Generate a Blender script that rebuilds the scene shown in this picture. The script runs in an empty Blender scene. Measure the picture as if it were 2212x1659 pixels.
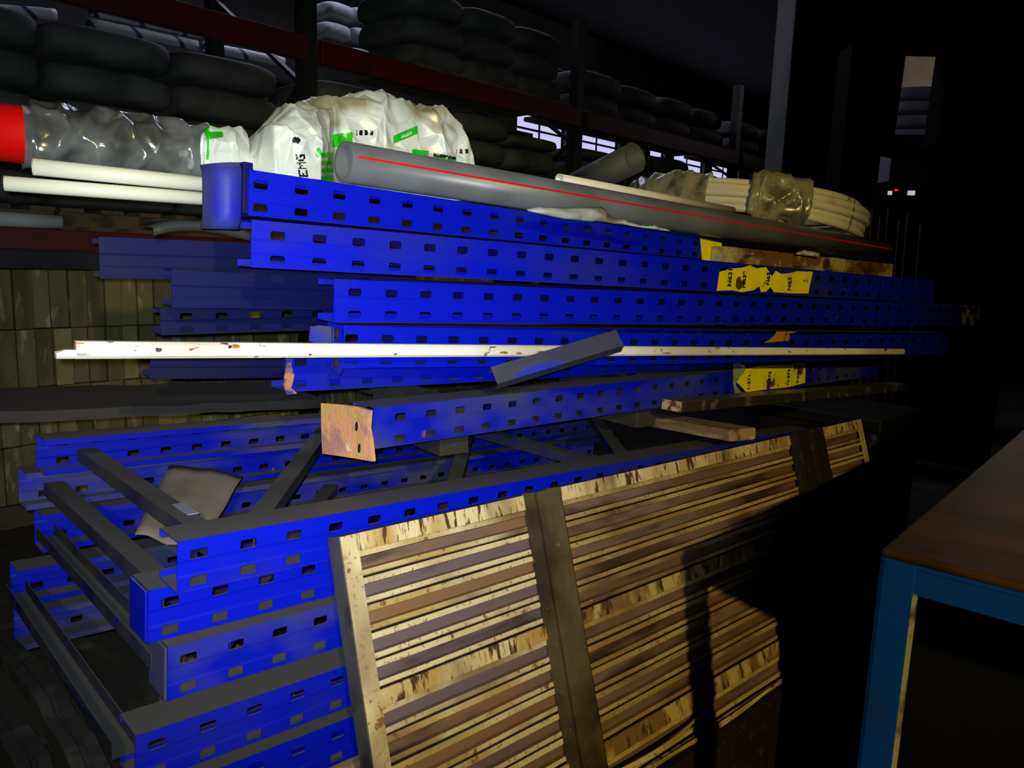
import bpy, bmesh, math, random
from mathutils import Vector, Matrix, noise
random.seed(7)
SC = bpy.context.scene
COL = SC.collection
V = Vector

# ------------------------------------------------------------------ camera
FPX, CAMH, PITCH, ROLL = 1660.0, 1.25, math.radians(9), math.radians(2)
_F = V((0, math.cos(PITCH), -math.sin(PITCH)))
_U0 = V((0, math.sin(PITCH), math.cos(PITCH)))
_R0 = V((1, 0, 0))
_R = _R0 * math.cos(ROLL) + _U0 * math.sin(ROLL)
_U = _U0 * math.cos(ROLL) - _R0 * math.sin(ROLL)
CAM = V((0, 0, CAMH))
cd = bpy.data.cameras.new('camera'); cam = bpy.data.objects.new('camera', cd); COL.objects.link(cam)
cd.sensor_fit = 'HORIZONTAL'; cd.sensor_width = 36.0; cd.lens = FPX / 2212 * 36.0
cd.clip_start = 0.02; cd.clip_end = 100
m = Matrix((_R, _U, -_F)).transposed().to_4x4(); m.translation = CAM
cam.matrix_world = m
SC.camera = cam

# ------------------------------------------------------------------ light
w = bpy.data.worlds.new('world'); SC.world = w; w.use_nodes = True
w.node_tree.nodes['Background'].inputs[0].default_value = (0.30, 0.36, 0.40, 1)
w.node_tree.nodes['Background'].inputs[1].default_value = 0.004
SC.view_settings.view_transform = 'Standard'; SC.view_settings.look = 'None'
SC.view_settings.gamma = 1.0; SC.view_settings.exposure = 0.0
SC.view_settings.use_curve_mapping = False
SC.cycles.use_light_tree = False; SC.cycles.max_bounces = 4; SC.cycles.diffuse_bounces = 2; SC.cycles.glossy_bounces = 2
SC.cycles.transmission_bounces = 2; SC.cycles.transparent_max_bounces = 6


def lamp(name, kind, loc, power, color, radius=0.02, aim=None, angle=None, blend=0.3, size=None):
    ld = bpy.data.lights.new(name, kind); ld.energy = power; ld.color = color
    lo = bpy.data.objects.new(name, ld); COL.objects.link(lo); lo.location = loc
    if kind in ('POINT', 'SPOT'):
        ld.shadow_soft_size = radius
    if kind == 'AREA':
        ld.shape = 'RECTANGLE'; ld.size, ld.size_y = size
    if aim is not None:
        lo.rotation_euler = (V(aim) - V(loc)).to_track_quat('-Z', 'Y').to_euler()
    if kind == 'SPOT':
        ld.spot_size = math.radians(angle); ld.spot_blend = blend
    return lo


FLASH = (-0.010, 0.0, CAMH + 0.012)
lamp('phone_flash', 'SPOT', FLASH, 104, (0.84, 0.95, 1.0), 0.006, aim=(-0.40, 1.4, 1.10), angle=76, blend=1.0)
WARM = (0.95, -3.0, 2.45)
lamp('work_lamp', 'SPOT', WARM, 455, (1.0, 0.77, 0.24), 0.04, aim=(0.12, 1.8, 1.0), angle=37, blend=0.8)
# daylight-toned area lamp added over the next aisle to brighten the tubes
lamp('aisle_fill', 'AREA', (-1.2, 7.4, 5.3), 66, (0.72, 0.74, 1.0), aim=(-1.2, 7.4, 0), size=(3.6, 0.8))
lamp('far_bay_fill', 'POINT', (6.9, 10.6, 3.9), 50, (1.0, 0.90, 0.80), 0.2)  # point lamp added to brighten the far bay


# ------------------------------------------------------------------ geometry helpers
def pix(x, y, Z):
    """world point at camera depth Z along the sight line measured in the photograph"""
    return CAM + (_R * ((x - 1106) / FPX) + _U * ((829.5 - y) / FPX) + _F) * Z


def azi(a):
    a = math.radians(a)
    return V((math.sin(a), math.cos(a), 0)), V((math.cos(a), -math.sin(a), 0))


class Plane:
    def __init__(s, px, py, Z, a):
        s.d, s.n = azi(a); s.P0 = pix(px, py, Z)

    def at(s, x, y, v=0.0):
        ray = pix(x, y, 1) - CAM
        t = ((s.P0 - CAM).dot(s.n) + v) / ray.dot(s.n)
        return CAM + ray * t


PILE = Plane(587, 530, 1.30, 52.6)
FRM = Plane(437, 1195, 1.12, 46.4)
RACK = Plane(670, 300, 4.0, 43.0)


def frame_mat(A, dirx, up=V((0, 0, 1))):
    x = dirx.normalized(); y = up.cross(x).normalized(); z = x.cross(y)
    M = Matrix((x, y, z)).transposed().to_4x4(); M.translation = A
    return M


def mesh_obj(name, verts, faces, mat, parent=None, M=None, smooth=False, mi=None):
    me = bpy.data.meshes.new(name)
    me.from_pydata([tuple(v) for v in verts], [], faces); me.update()
    for mm in (mat if isinstance(mat, (list, tuple)) else [mat]):
        me.materials.append(mm)
    if mi:
        me.polygons.foreach_set('material_index', mi)
    if smooth:
        me.polygons.foreach_set('use_smooth', [True] * len(me.polygons))
    return link(name, me, parent, M)


def link(name, me, parent=None, M=None):
    o = bpy.data.objects.new(name, me); COL.objects.link(o)
    if parent is not None:
        o.parent = parent
    if M is not None:
        o.matrix_local = M if parent is not None else M
    return o


def empty(name, M):
    o = bpy.data.objects.new(name, None); COL.objects.link(o); o.empty_display_size = 0.05
    o.matrix_world = M
    return o


def tag(o, label, cat, group=None, kind=None):
    if label: o['label'] = label
    if cat: o['category'] = cat
    if group: o['group'] = group
    if kind: o['kind'] = kind
    return o


def fix(o):
    bm = bmesh.new(); bm.from_mesh(o.data)
    bmesh.ops.recalc_face_normals(bm, faces=bm.faces); bm.to_mesh(o.data); bm.free()
    return o


def box_bm(bm, x0, x1, y0, y1, z0, z1, bev=0.0, M=None):
    r = bmesh.ops.create_cube(bm, size=1.0)
    vs = r['verts']
    for v in vs:
        v.co = V((x0 + (v.co.x + .5) * (x1 - x0), y0 + (v.co.y + .5) * (y1 - y0), z0 + (v.co.z + .5) * (z1 - z0)))
    if bev:
        es = list({e for v in vs for e in v.link_edges})
        g = bmesh.ops.bevel(bm, geom=es, offset=bev, segments=2, affect='EDGES', profile=0.5)
        vs = list({v for f in g['faces'] for v in f.verts} | {v for v in vs if v.is_valid})
    if M is not None:
        for v in vs:
            v.co = M @ v.co
    return vs


def bm_obj(name, bm, mat, parent=None, M=None, smooth=False):
    me = bpy.data.meshes.new(name); bm.normal_update(); bm.to_mesh(me); bm.free()
    for mm in (mat if isinstance(mat, (list, tuple)) else [mat]):
        me.materials.append(mm)
    if smooth:
        me.polygons.foreach_set('use_smooth', [True] * len(me.polygons))
    return link(name, me, parent, M)


def box(name, dims, mat, parent=None, M=None, bev=0.002):
    bm = bmesh.new(); box_bm(bm, *dims, bev=bev)
    return bm_obj(name, bm, mat, parent, M)


def pipe(name, A, B, r, mat, parent=None, ri=None, seg=32, nl=1, wob=0.0):
    """hollow (or capped) pipe from A to B; mesh kept in a local frame with x along the pipe"""
    L = (B - A).length
    M = frame_mat(A, B - A)
    vs, fs = [], []
    ri = ri or 0
    rings = [(x / nl * L, r) for x in range(nl + 1)]
    for x, rr in rings:
        for k in range(seg):
            a = 2 * math.pi * k / seg
            q = rr + (wob * noise.noise(V((x * 9, math.cos(a) * 2, math.sin(a) * 2))) if wob else 0)
            vs.append((x, q * math.cos(a), q * math.sin(a)))
    for i in range(nl):
        for k in range(seg):
            a, b = i * seg + k, i * seg + (k + 1) % seg
            fs.append((a, b, b + seg, a + seg))
    sm = [True] * len(fs)
    if ri:
        base = len(vs)
        for x in (0.0, L):
            for k in range(seg):
                a = 2 * math.pi * k / seg
                vs.append((x, ri * math.cos(a), ri * math.sin(a)))
        for k in range(seg):
            k2 = (k + 1) % seg
            fs.append((k, base + k, base + k2, k2)); sm.append(False)
            o = nl * seg
            fs.append((o + k, o + k2, base + seg + k2, base + seg + k)); sm.append(False)
            fs.append((base + k, base + seg + k, base + seg + k2, base + k2)); sm.append(True)
    else:
        fs.append(tuple(range(seg))); sm.append(False)
        fs.append(tuple(nl * seg + k for k in reversed(range(seg)))); sm.append(False)
    o = mesh_obj(name, vs, fs, mat, parent, M)
    o.data.polygons.foreach_set('use_smooth', sm)
    fix(o)
    return o


# ------------------------------------------------------------------ materials
def nt(name):
    ma = bpy.data.materials.new(name); ma.use_nodes = True
    t = ma.node_tree
    return ma, t, t.nodes['Principled BSDF']


def mixc(t, fac, a, b):
    n = t.nodes.new('ShaderNodeMix'); n.data_type = 'RGBA'
    for sock, val in ((n.inputs[0], fac), (n.inputs[6], a), (n.inputs[7], b)):
        if isinstance(val, (int, float)):
            sock.default_value = val
        elif isinstance(val, tuple):
            sock.default_value = (*val, 1)
        else:
            t.links.new(val, sock)
    return n.outputs[2]


def ramp(t, src, lo, hi):
    n = t.nodes.new('ShaderNodeMapRange'); n.inputs['From Min'].default_value = lo
    n.inputs['From Max'].default_value = hi; t.links.new(src, n.inputs['Value'])
    return n.outputs[0]


def coords(t, rnd=True, scale=(1, 1, 1)):
    tc = t.nodes.new('ShaderNodeTexCoord')
    mp = t.nodes.new('ShaderNodeMapping'); mp.inputs['Scale'].default_value = scale
    t.links.new(tc.outputs['Object'], mp.inputs['Vector'])
    if rnd:
        oi = t.nodes.new('ShaderNodeObjectInfo')
        mu = t.nodes.new('ShaderNodeMath'); mu.operation = 'MULTIPLY'; mu.inputs[1].default_value = 37.0
        t.links.new(oi.outputs['Random'], mu.inputs[0])
        cb = t.nodes.new('ShaderNodeCombineXYZ')
        for i in range(3):
            t.links.new(mu.outputs[0], cb.inputs[i])
        t.links.new(cb.outputs[0], mp.inputs['Location'])
    return mp.outputs[0]


def noi(t, vec, scale, detail=4, rough=0.55):
    n = t.nodes.new('ShaderNodeTexNoise'); n.inputs['Scale'].default_value = scale
    n.inputs['Detail'].default_value = detail; n.inputs['Roughness'].default_value = rough
    t.links.new(vec, n.inputs['Vector'])
    return n.outputs['Fac']


def M_(name, c, layers=(), rough=0.5, metal=0.0, dust=None, bump=0.0, bscale=60, spec=0.4, alpha=1.0, stretch=(1, 1, 1), vary=0.0):
    """layers: (colour, noise scale, lo, hi) mixed over the base one after another; dust: colour lying on upward faces"""
    ma, t, b = nt(name)
    vec = coords(t, True, stretch)
    col = c
    for i, (lc, sc, lo, hi) in enumerate(layers):
        f = ramp(t, noi(t, vec, sc, 3), lo, hi)
        col = mixc(t, f, col, lc)
    if dust:
        g = t.nodes.new('ShaderNodeNewGeometry'); sp = t.nodes.new('ShaderNodeSeparateXYZ')
        t.links.new(g.outputs['Normal'], sp.inputs[0])
        f = ramp(t, sp.outputs[2], 0.55, 0.95)
        col = mixc(t, f, col, dust)
    if vary:
        oi = t.nodes.new('ShaderNodeObjectInfo')
        f = ramp(t, oi.outputs['Random'], 0, 1 / vary)
        col = mixc(t, f, col, (0.02, 0.018, 0.012))
    if isinstance(col, tuple):
        b.inputs['Base Color'].default_value = (*col, 1)
    else:
        t.links.new(col, b.inputs['Base Color'])
    b.inputs['Roughness'].default_value = rough; b.inputs['Metallic'].default_value = metal
    b.inputs['Specular IOR Level'].default_value = spec; b.inputs['Alpha'].default_value = alpha
    if bump:
        bp = t.nodes.new('ShaderNodeBump'); bp.inputs['Strength'].default_value = bump; bp.inputs['Distance'].default_value = 0.004
        t.links.new(noi(t, vec, bscale, 2), bp.inputs['Height']); t.links.new(bp.outputs[0], b.inputs['Normal'])
    return ma


def glow(name, c, s):
    ma, t, b = nt(name)
    b.inputs['Base Color'].default_value = (0, 0, 0, 1)
    b.inputs['Emission Color'].default_value = (*c, 1); b.inputs['Emission Strength'].default_value = s
    ma.cycles.emission_sampling = 'NONE'
    return ma


GREY = (0.085, 0.085, 0.09)
blue = M_('blue_enamel', (0.0010, 0.0075, 0.56),
          [((0.014, 0.020, 0.30), 3.2, 0.50, 0.66), ((0.22, 0.055, 0.02), 30, 0.735, 0.76)],
          rough=0.45, dust=GREY, spec=0.2, stretch=(0.55, 1, 0.9))
blue_dusty = M_('blue_enamel_dusty', (0.0010, 0.0075, 0.50),
                [((0.055, 0.060, 0.15), 4.0, 0.46, 0.62), ((0.22, 0.055, 0.02), 26, 0.71, 0.75)],
                rough=0.5, dust=(0.10, 0.10, 0.105), spec=0.2, stretch=(0.55, 1, 0.9))
blue_shaded = M_('blue_enamel_shaded', (0.0010, 0.0020, 0.085), [((0.007, 0.008, 0.03), 4, 0.52, 0.75)], rough=0.6, dust=(0.045, 0.048, 0.05), spec=0.2)  # blue enamel darkened to paint in the shade deep in the pile
brace_m = M_('brace_dusty_blue', (0.012, 0.014, 0.09), [((0.05, 0.052, 0.06), 5, 0.35, 0.6), ((0.002, 0.01, 0.5), 11, 0.66, 0.69)],
             rough=0.5, dust=(0.075, 0.078, 0.08), spec=0.3)
rust = M_('rusty_plate', (0.66, 0.32, 0.17), [((0.42, 0.20, 0.19), 18, 0.45, 0.6), ((0.60, 0.36, 0.12), 11, 0.5, 0.62), ((0.75, 0.62, 0.58), 26, 0.64, 0.72)], rough=0.8, bump=0.4, bscale=120)
grey_pvc = M_('grey_pvc', (0.135, 0.148, 0.175), [((0.10, 0.108, 0.12), 6, 0.45, 0.65)], rough=0.35, spec=0.4)
red_line = M_('red_print', (0.75, 0.004, 0.02), rough=0.5)
white_pvc = M_('white_pvc', (0.72, 0.74, 0.66), [((0.5, 0.48, 0.36), 7, 0.6, 0.75)], rough=0.4)
cream_pvc = M_('cream_pvc', (0.82, 0.80, 0.72), [((0.6, 0.57, 0.46), 8, 0.58, 0.72)], rough=0.4)
stick_m = M_('white_painted_bar', (0.82, 0.82, 0.80), [((0.62, 0.58, 0.48), 6, 0.5, 0.62), ((0.22, 0.06, 0.03), 26, 0.675, 0.69), ((0.25, 0.22, 0.2), 60, 0.70, 0.72)], rough=0.5, stretch=(0.5, 1, 1))
rust_chip = M_('rust_chip', (0.28, 0.09, 0.03), [((0.45, 0.25, 0.05), 90, 0.5, 0.6)], rough=0.85)
yellow = M_('yellow_tape', (0.95, 0.82, 0.002), [((0.74, 0.58, 0.004), 9, 0.5, 0.7), ((0.10, 0.05, 0.01), 17, 0.66, 0.68), ((0.20, 0.12, 0.01), 42, 0.665, 0.70)], rough=0.45, bump=0.3, bscale=40)
amber = M_('aged_tape', (0.42, 0.24, 0.01), [((0.1, 0.05, 0.01), 20, 0.6, 0.66)], rough=0.5)
ink = M_('black_print', (0.012, 0.008, 0.008), rough=0.6)
rust_slab = M_('rusted_painted_timber', (0.16, 0.075, 0.022), [((0.46, 0.38, 0.16), 6, 0.53, 0.58), ((0.05, 0.02, 0.008), 12, 0.50, 0.62), ((0.42, 0.24, 0.14), 50, 0.60, 0.66)], rough=0.85, bump=0.5, bscale=50, stretch=(0.7, 1, 1))
plank_m = M_('weathered_wood', (0.30, 0.22, 0.12), [((0.10, 0.06, 0.03), 14, 0.5, 0.62), ((0.55, 0.46, 0.28), 20, 0.6, 0.68)], rough=0.9, bump=0.5, bscale=40, stretch=(0.25, 1.6, 1.6))
dark_bar_m = M_('dark_steel_bar', (0.03, 0.024, 0.026), [((0.14, 0.10, 0.09), 16, 0.6, 0.68)], rough=0.45, dust=(0.10, 0.095, 0.085))
pale_end = M_('pale_chipped_end', (0.50, 0.42, 0.26), [((0.1, 0.05, 0.02), 40, 0.5, 0.6)], rough=0.8)
cream_paint = M_('cream_paint_rusting', (0.60, 0.49, 0.30), [((0.40, 0.28, 0.10), 5, 0.46, 0.62), ((0.13, 0.07, 0.026), 3.2, 0.54, 0.72), ((0.26, 0.15, 0.06), 130, 0.58, 0.68), ((0.22, 0.085, 0.03), 40, 0.65, 0.69)], rough=0.7, bump=0.25, bscale=70, stretch=(1.0, 1, 1))
rail_paint = M_('cream_paint_streaked', (0.64, 0.52, 0.31), [((0.42, 0.27, 0.08), 5, 0.46, 0.62), ((0.11, 0.055, 0.02), 3.4, 0.54, 0.68), ((0.30, 0.15, 0.05), 120, 0.57, 0.65), ((0.07, 0.030, 0.012), 36, 0.56, 0.61)], rough=0.7, bump=0.25, bscale=70, stretch=(1.9, 1, 0.40))
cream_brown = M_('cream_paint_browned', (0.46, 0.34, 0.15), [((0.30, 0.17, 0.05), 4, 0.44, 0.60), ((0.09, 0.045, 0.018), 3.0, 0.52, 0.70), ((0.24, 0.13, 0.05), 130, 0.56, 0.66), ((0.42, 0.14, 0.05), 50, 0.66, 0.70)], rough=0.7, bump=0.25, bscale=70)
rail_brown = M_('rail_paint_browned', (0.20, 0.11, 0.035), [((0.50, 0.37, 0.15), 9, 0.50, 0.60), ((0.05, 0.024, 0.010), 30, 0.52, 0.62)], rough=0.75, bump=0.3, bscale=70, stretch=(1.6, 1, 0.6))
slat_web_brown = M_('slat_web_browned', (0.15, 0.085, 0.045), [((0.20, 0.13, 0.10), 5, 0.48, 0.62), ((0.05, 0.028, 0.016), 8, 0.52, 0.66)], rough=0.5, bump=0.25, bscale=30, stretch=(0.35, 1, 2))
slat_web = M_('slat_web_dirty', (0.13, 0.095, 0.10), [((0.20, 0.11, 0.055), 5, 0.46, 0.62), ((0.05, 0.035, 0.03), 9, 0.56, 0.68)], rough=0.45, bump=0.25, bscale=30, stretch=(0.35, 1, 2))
post_m = M_('oily_brown_post', (0.095, 0.075, 0.036), [((0.03, 0.02, 0.011), 6, 0.45, 0.62), ((0.16, 0.10, 0.04), 38, 0.66, 0.71)], rough=0.6, bump=0.3)
post_dark = M_('black_oily_post', (0.016, 0.012, 0.008), [((0.05, 0.035, 0.02), 30, 0.6, 0.7)], rough=0.45)
side_m = M_('grey_bare_edge', (0.07, 0.068, 0.06), [((0.035, 0.03, 0.025), 12, 0.5, 0.65)], rough=0.5)
table_blue = M_('table_blue_paint', (0.001, 0.050, 0.42), [((0.008, 0.035, 0.18), 7, 0.55, 0.68)], rough=0.4)
table_lit_edge = M_('lit_beige_edge', (0.36, 0.32, 0.20), [((0.1, 0.08, 0.05), 20, 0.5, 0.6)], rough=0.7)
table_top_m = M_('worn_brown_worktop', (0.045, 0.028, 0.014), [((0.11, 0.044, 0.010), 3, 0.5, 0.66), ((0.015, 0.011, 0.007), 9, 0.55, 0.7)], rough=0.5, spec=0.15, stretch=(0.4, 1, 1), bump=0.1)
film = M_('clear_film_dirty', (0.14, 0.155, 0.165), [((0.05, 0.055, 0.055), 7, 0.44, 0.58), ((0.45, 0.50, 0.53), 12, 0.60, 0.70)], rough=0.16, spec=0.8, alpha=0.94)
red_roll = M_('red_plastic', (0.62, 0.004, 0.004), rough=0.35)
film_olive = M_('wrapping_film_olive', (0.33, 0.33, 0.24), [((0.12, 0.13, 0.09), 14, 0.45, 0.6), ((0.50, 0.50, 0.38), 20, 0.6, 0.7)], rough=0.25, spec=0.7)
bag_white = M_('white_carrier_bag', (0.60, 0.65, 0.65), [((0.34, 0.37, 0.37), 7, 0.48, 0.66), ((0.24, 0.23, 0.14), 5.0, 0.535, 0.62)], rough=0.3, spec=0.5)
bag_green = M_('green_bag_print', (0.012, 0.42, 0.008), rough=0.3, spec=0.5)
bag_black = M_('black_bag_print', (0.006, 0.005, 0.006), rough=0.35, spec=0.5)
sack_m = M_('grey_woven_sack', (0.085, 0.09, 0.085), [((0.04, 0.043, 0.042), 3.0, 0.45, 0.65)], rough=0.7, bump=0.4, bscale=14)
sack_pale = M_('pale_sack', (0.46, 0.48, 0.50), [((0.30, 0.33, 0.33), 3, 0.45, 0.65)], rough=0.6, bump=0.4, bscale=14)
rack_red = M_('rack_red_paint', (0.075, 0.006, 0.008), [((0.03, 0.005, 0.006), 4, 0.5, 0.7)], rough=0.5)
rack_dark = M_('rack_dark_paint', (0.014, 0.015, 0.016), [((0.007, 0.007, 0.008), 6, 0.5, 0.7)], rough=0.55)
carton_m = M_('yellowed_carton', (0.28, 0.25, 0.115), [((0.17, 0.15, 0.07), 4, 0.42, 0.62), ((0.55, 0.53, 0.36), 9, 0.60, 0.70)], rough=0.8, vary=0.55, stretch=(2.2, 1, 0.6))
pallet_m = M_('old_pallet_wood', (0.10, 0.075, 0.05), [((0.05, 0.035, 0.02), 10, 0.5, 0.65)], rough=0.9)
black_m = M_('black_steel', (0.003, 0.003, 0.0035), rough=0.8, spec=0.1)
darksheet = M_('dark_board', (0.035, 0.03, 0.03), [((0.06, 0.055, 0.055), 5, 0.55, 0.66)], rough=0.8)
paper_m = M_('grey_brown_card', (0.20, 0.175, 0.165), [((0.13, 0.11, 0.10), 6, 0.5, 0.65)], rough=0.85)
concrete = M_('oily_concrete', (0.055, 0.048, 0.040), [((0.028, 0.024, 0.02), 2.0, 0.45, 0.65), ((0.09, 0.085, 0.08), 9, 0.64, 0.72)], rough=0.85, bump=0.3)
wall_m = M_('dim_plaster', (0.10, 0.10, 0.10), [((0.07, 0.07, 0.07), 1.5, 0.45, 0.65)], rough=0.9)
dark_ceiling = M_('near_black_ceiling', (0.012, 0.012, 0.013), rough=0.95)  # one even near-black colour
col_m = M_('grey_column_plaster', (0.13, 0.14, 0.125), [((0.10, 0.105, 0.095), 2.0, 0.45, 0.65)], rough=0.9)
beige_wall = M_('beige_wall', (0.42, 0.35, 0.30), [((0.34, 0.28, 0.24), 2.0, 0.45, 0.65)], rough=0.9)
pane_m = glow('daylight_pane', (0.66, 0.64, 1.0), 0.9)
led_red = glow('red_led', (1.0, 0.02, 0.03), 0.9)
led_white = glow('white_lamp', (0.85, 0.85, 1.0), 0.55)


def band_mat():
    ma, t, b = nt('white_sleeve_blue_bands')
    vec = coords(t, False)
    sp = t.nodes.new('ShaderNodeSeparateXYZ'); t.links.new(vec, sp.inputs[0])
    ad = t.nodes.new('ShaderNodeMath'); ad.operation = 'MULTIPLY_ADD'; ad.inputs[1].default_value = 0.9
    t.links.new(sp.outputs[2], ad.inputs[0]); t.links.new(sp.outputs[0], ad.inputs[2])
    mo = t.nodes.new('ShaderNodeMath'); mo.operation = 'PINGPONG'; mo.inputs[1].default_value = 0.16
    t.links.new(ad.outputs[0], mo.inputs[0])
    f = ramp(t, mo.outputs[0], 0.022, 0.016)
    col = mixc(t, f, (0.62, 0.63, 0.66), (0.05, 0.06, 0.25))
    t.links.new(col, b.inputs['Base Color']); b.inputs['Roughness'].default_value = 0.5
    return ma


banded = band_mat()

# ------------------------------------------------------------------ setting
box('floor', (-9, 22, -6, 24, -0.1, 0.0), concrete, bev=0)['kind'] = 'structure'
bpy.data.objects['floor'].name = 'floor'
box('ceiling', (-9, 22, -6, 24, 6.0, 6.1), dark_ceiling, bev=0)['kind'] = 'structure'


def RK(u, v, z):
    """point in the store rack's own frame: u along the rack, v towards the camera, z up"""
    return V((RACK.P0.x, RACK.P0.y, 0)) + RACK.d * u + RACK.n * v + V((0, 0, z))


def rkM(u, v, z):
    return frame_mat(RK(u, v, z), RACK.d)


bm = bmesh.new()
WV = -7.0
for (u0, u1, z0, z1) in ((-7, 20, 0, 2.6), (-7, 20, 5.15, 6.0)):
    box_bm(bm, u0, u1, 0, 0.2, z0, z1)
WU = [9.0 + 1.9 * i for i in range(5)]
edges = [-7] + WU
for i, u in enumerate(WU):
    box_bm(bm, (WU[i - 1] + 1.5) if i else -7, u, 0, 0.2, 2.6, 5.15)
box_bm(bm, WU[-1] + 1.5, 20, 0, 0.2, 2.6, 5.15)
wb = bm_obj('wall_back', bm, wall_m, M=rkM(0, WV, 0)); wb['kind'] = 'structure'
for i, u in enumerate(WU):
    e = empty('window_%d' % (i + 1), rkM(u, WV - 0.08, 2.6)); e['kind'] = 'structure'
    bm = bmesh.new()
    for b_ in ((0, 1.5, 0, .05, 0, .05), (0, 1.5, 0, .05, 2.5, 2.55), (0, .05, 0, .05, .05, 2.5), (1.45, 1.5, 0, .05, .05, 2.5), (.73, .77, 0, .05, .05, 2.5), (.05, 1.45, 0, .05, 1.25, 1.29)):
        box_bm(bm, *b_)
    bm_obj('window_frame', bm, rack_dark, e)
    for (x0, x1) in ((.05, .73), (.77, 1.45)):
        for (z0, z1) in ((.05, 1.25), (1.29, 2.5)):
            box('pane', (x0, x1, .02, .03, z0, z1), pane_m, e, bev=0)


# ------------------------------------------------------------------ perforated rack uprights (lying as bars)
def perf_mesh(L, h=0.08, dep=0.07, pitch=0.075, first=0.032, flip=False, sag=None, taper=0.0):
    """C-section with two rows of slots. Local: x along, y away from the camera, z 0 (top) to -h."""
    sw, sh = 0.0255, 0.0142
    r1, r2 = -0.0235 * h / 0.08, -0.0235 * h / 0.08 - 0.0425 * h / 0.08
    zs = [0, r1 + sh / 2, r1 - sh / 2, r1 - sh / 2 - 0.004, r2 + sh / 2 + 0.004, r2 + sh / 2, r2 - sh / 2, -h]
    ys = [0, 0, 0, 0.0011, 0.0011, 0, 0, 0]
    xs = [0.0]; x = first; holes = set()
    while x + sw < L - 0.01:
        xs += [x, x + sw]; holes.add(len(xs) - 2); x += pitch
    xs.append(L)
    vs, fs = [], []
    idx = {}

    def P(i, j):
        if (i, j) not in idx:
            idx[(i, j)] = len(vs); vs.append((xs[i], ys[j], zs[j]))
        return idx[(i, j)]
    for i in range(len(xs) - 1):
        for j in range(len(zs) - 1):
            if i in holes and j in (1, 5):
                c = 0.0022
                x0, x1, z0, z1 = xs[i], xs[i + 1], zs[j], zs[j + 1]
                for (cx, cz, ix, iz, a, b2) in ((x0, z0, 1, -1, i, j), (x1, z0, -1, -1, i + 1, j), (x1, z1, -1, 1, i + 1, j + 1), (x0, z1, 1, 1, i, j + 1)):
                    n0 = len(vs); vs.append((cx + ix * c, 0, cz)); vs.append((cx, 0, cz + iz * c))
                    f = (P(a, b2), n0, n0 + 1)
                    fs.append(f if ix * iz > 0 else (f[0], f[2], f[1]))
                continue
            fs.append((P(i, j), P(i, j + 1), P(i + 1, j + 1), P(i + 1, j)))
    n = len(xs) - 1

    def strip(pts):
        b0 = len(vs)
        for (y, z) in pts:
            vs.append((0, y, z)); vs.append((L, y, z))
        for k in range(len(pts) - 1):
            a = b0 + 2 * k
            fs.append((a, a + 1, a + 3, a + 2))
    strip([(0, 0), (dep, 0), (dep, -0.012)])
    strip([(dep, -h + 0.012), (dep, -h), (0, -h)])
    if taper:
        vs = [(x, y, z * (1 - taper * x / L)) for (x, y, z) in vs]
    if sag:
        vs = [(x, y, z + sag * math.sin(math.pi * x / L)) for (x, y, z) in vs]
    if flip:
        vs = [(x, dep - y, z) for (x, y, z) in vs]
    me = bpy.data.meshes.new('perforated_section')
    me.from_pydata(vs, [], fs); me.update()
    bm = bmesh.new(); bm.from_mesh(me)
    bmesh.ops.remove_doubles(bm, verts=bm.verts, dist=1e-5)
    bmesh.ops.recalc_face_normals(bm, faces=bm.faces)
    bm.to_mesh(me); bm.free()
    return me


def solid(o, th=0.0022):
    md = o.modifiers.new('thickness', 'SOLIDIFY'); md.thickness = th; md.offset = 0
    return o


def bar(name, pl, a, b, v, label, mat=blue, h=0.079, dep=0.07, first=0.032, vb=None, group=None, sag=None, taper=0.0):
    A = pl.at(*a, v); B = pl.at(*b, v if vb is None else vb)
    M = frame_mat(A, B - A)
    root = empty(name, M)
    me = perf_mesh((B - A).length, h, dep, first=first, sag=sag, taper=taper); me.materials.append(mat)
    solid(link('perforated_channel', me, root))
    tag(root, label, 'rack upright', group)
    return root, M, (B - A).length


G_BAR = 'blue perforated uprights stacked in the pile'
TOPB = Plane(722, 440, 1.40, 47.5)
MIDB = Plane(655, 800, 1.50, 48.0)
b1, M1, L1 = bar('rack_upright', TOPB, (538, 367), (1560, 521), 0.0, 'blue perforated upright on top of the pile, under the grey pipe', group=G_BAR, first=0.008, taper=0.25, h=0.074)
b2, M2, L2 = bar('rack_upright', PILE, (543, 475), (2020, 607), 0.0, 'long blue perforated upright second from the top, yellow tape with black codes at mid-length', group=G_BAR, h=0.077)
b3, M3, L3 = bar('rack_upright', PILE, (722, 603), (2100, 660), 0.0, 'blue perforated upright third from the top, clean square left end below the longer one', group=G_BAR, first=0.028, h=0.077)
b4, M4, L4 = bar('rack_upright', PILE, (742, 703), (2050, 720), -0.012, 'blue perforated upright just above the white bar with a bent end bracket', group=G_BAR, first=0.004, sag=-0.010)
b5, M5, L5 = bar('rack_upright', MIDB, (622, 758), (1640, 742), 0.0, 'blue perforated upright below the white bar with rusty torn left end', group=G_BAR, first=0.014)
b6, M6, L6 = bar('rack_upright', FRM, (806, 881), (1900, 768), -0.13, 'blue perforated upright with a square rusty foot plate on its left end', mat=blue_dusty, first=0.050, group=G_BAR)

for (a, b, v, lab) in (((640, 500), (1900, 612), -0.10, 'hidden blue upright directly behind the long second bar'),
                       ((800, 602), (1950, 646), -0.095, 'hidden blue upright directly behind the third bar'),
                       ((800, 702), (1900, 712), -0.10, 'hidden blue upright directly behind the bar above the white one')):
    bar('rack_upright', PILE, a, b, v, lab, mat=blue_shaded, h=0.050, group='blue uprights in the second layer of the pile')

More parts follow.
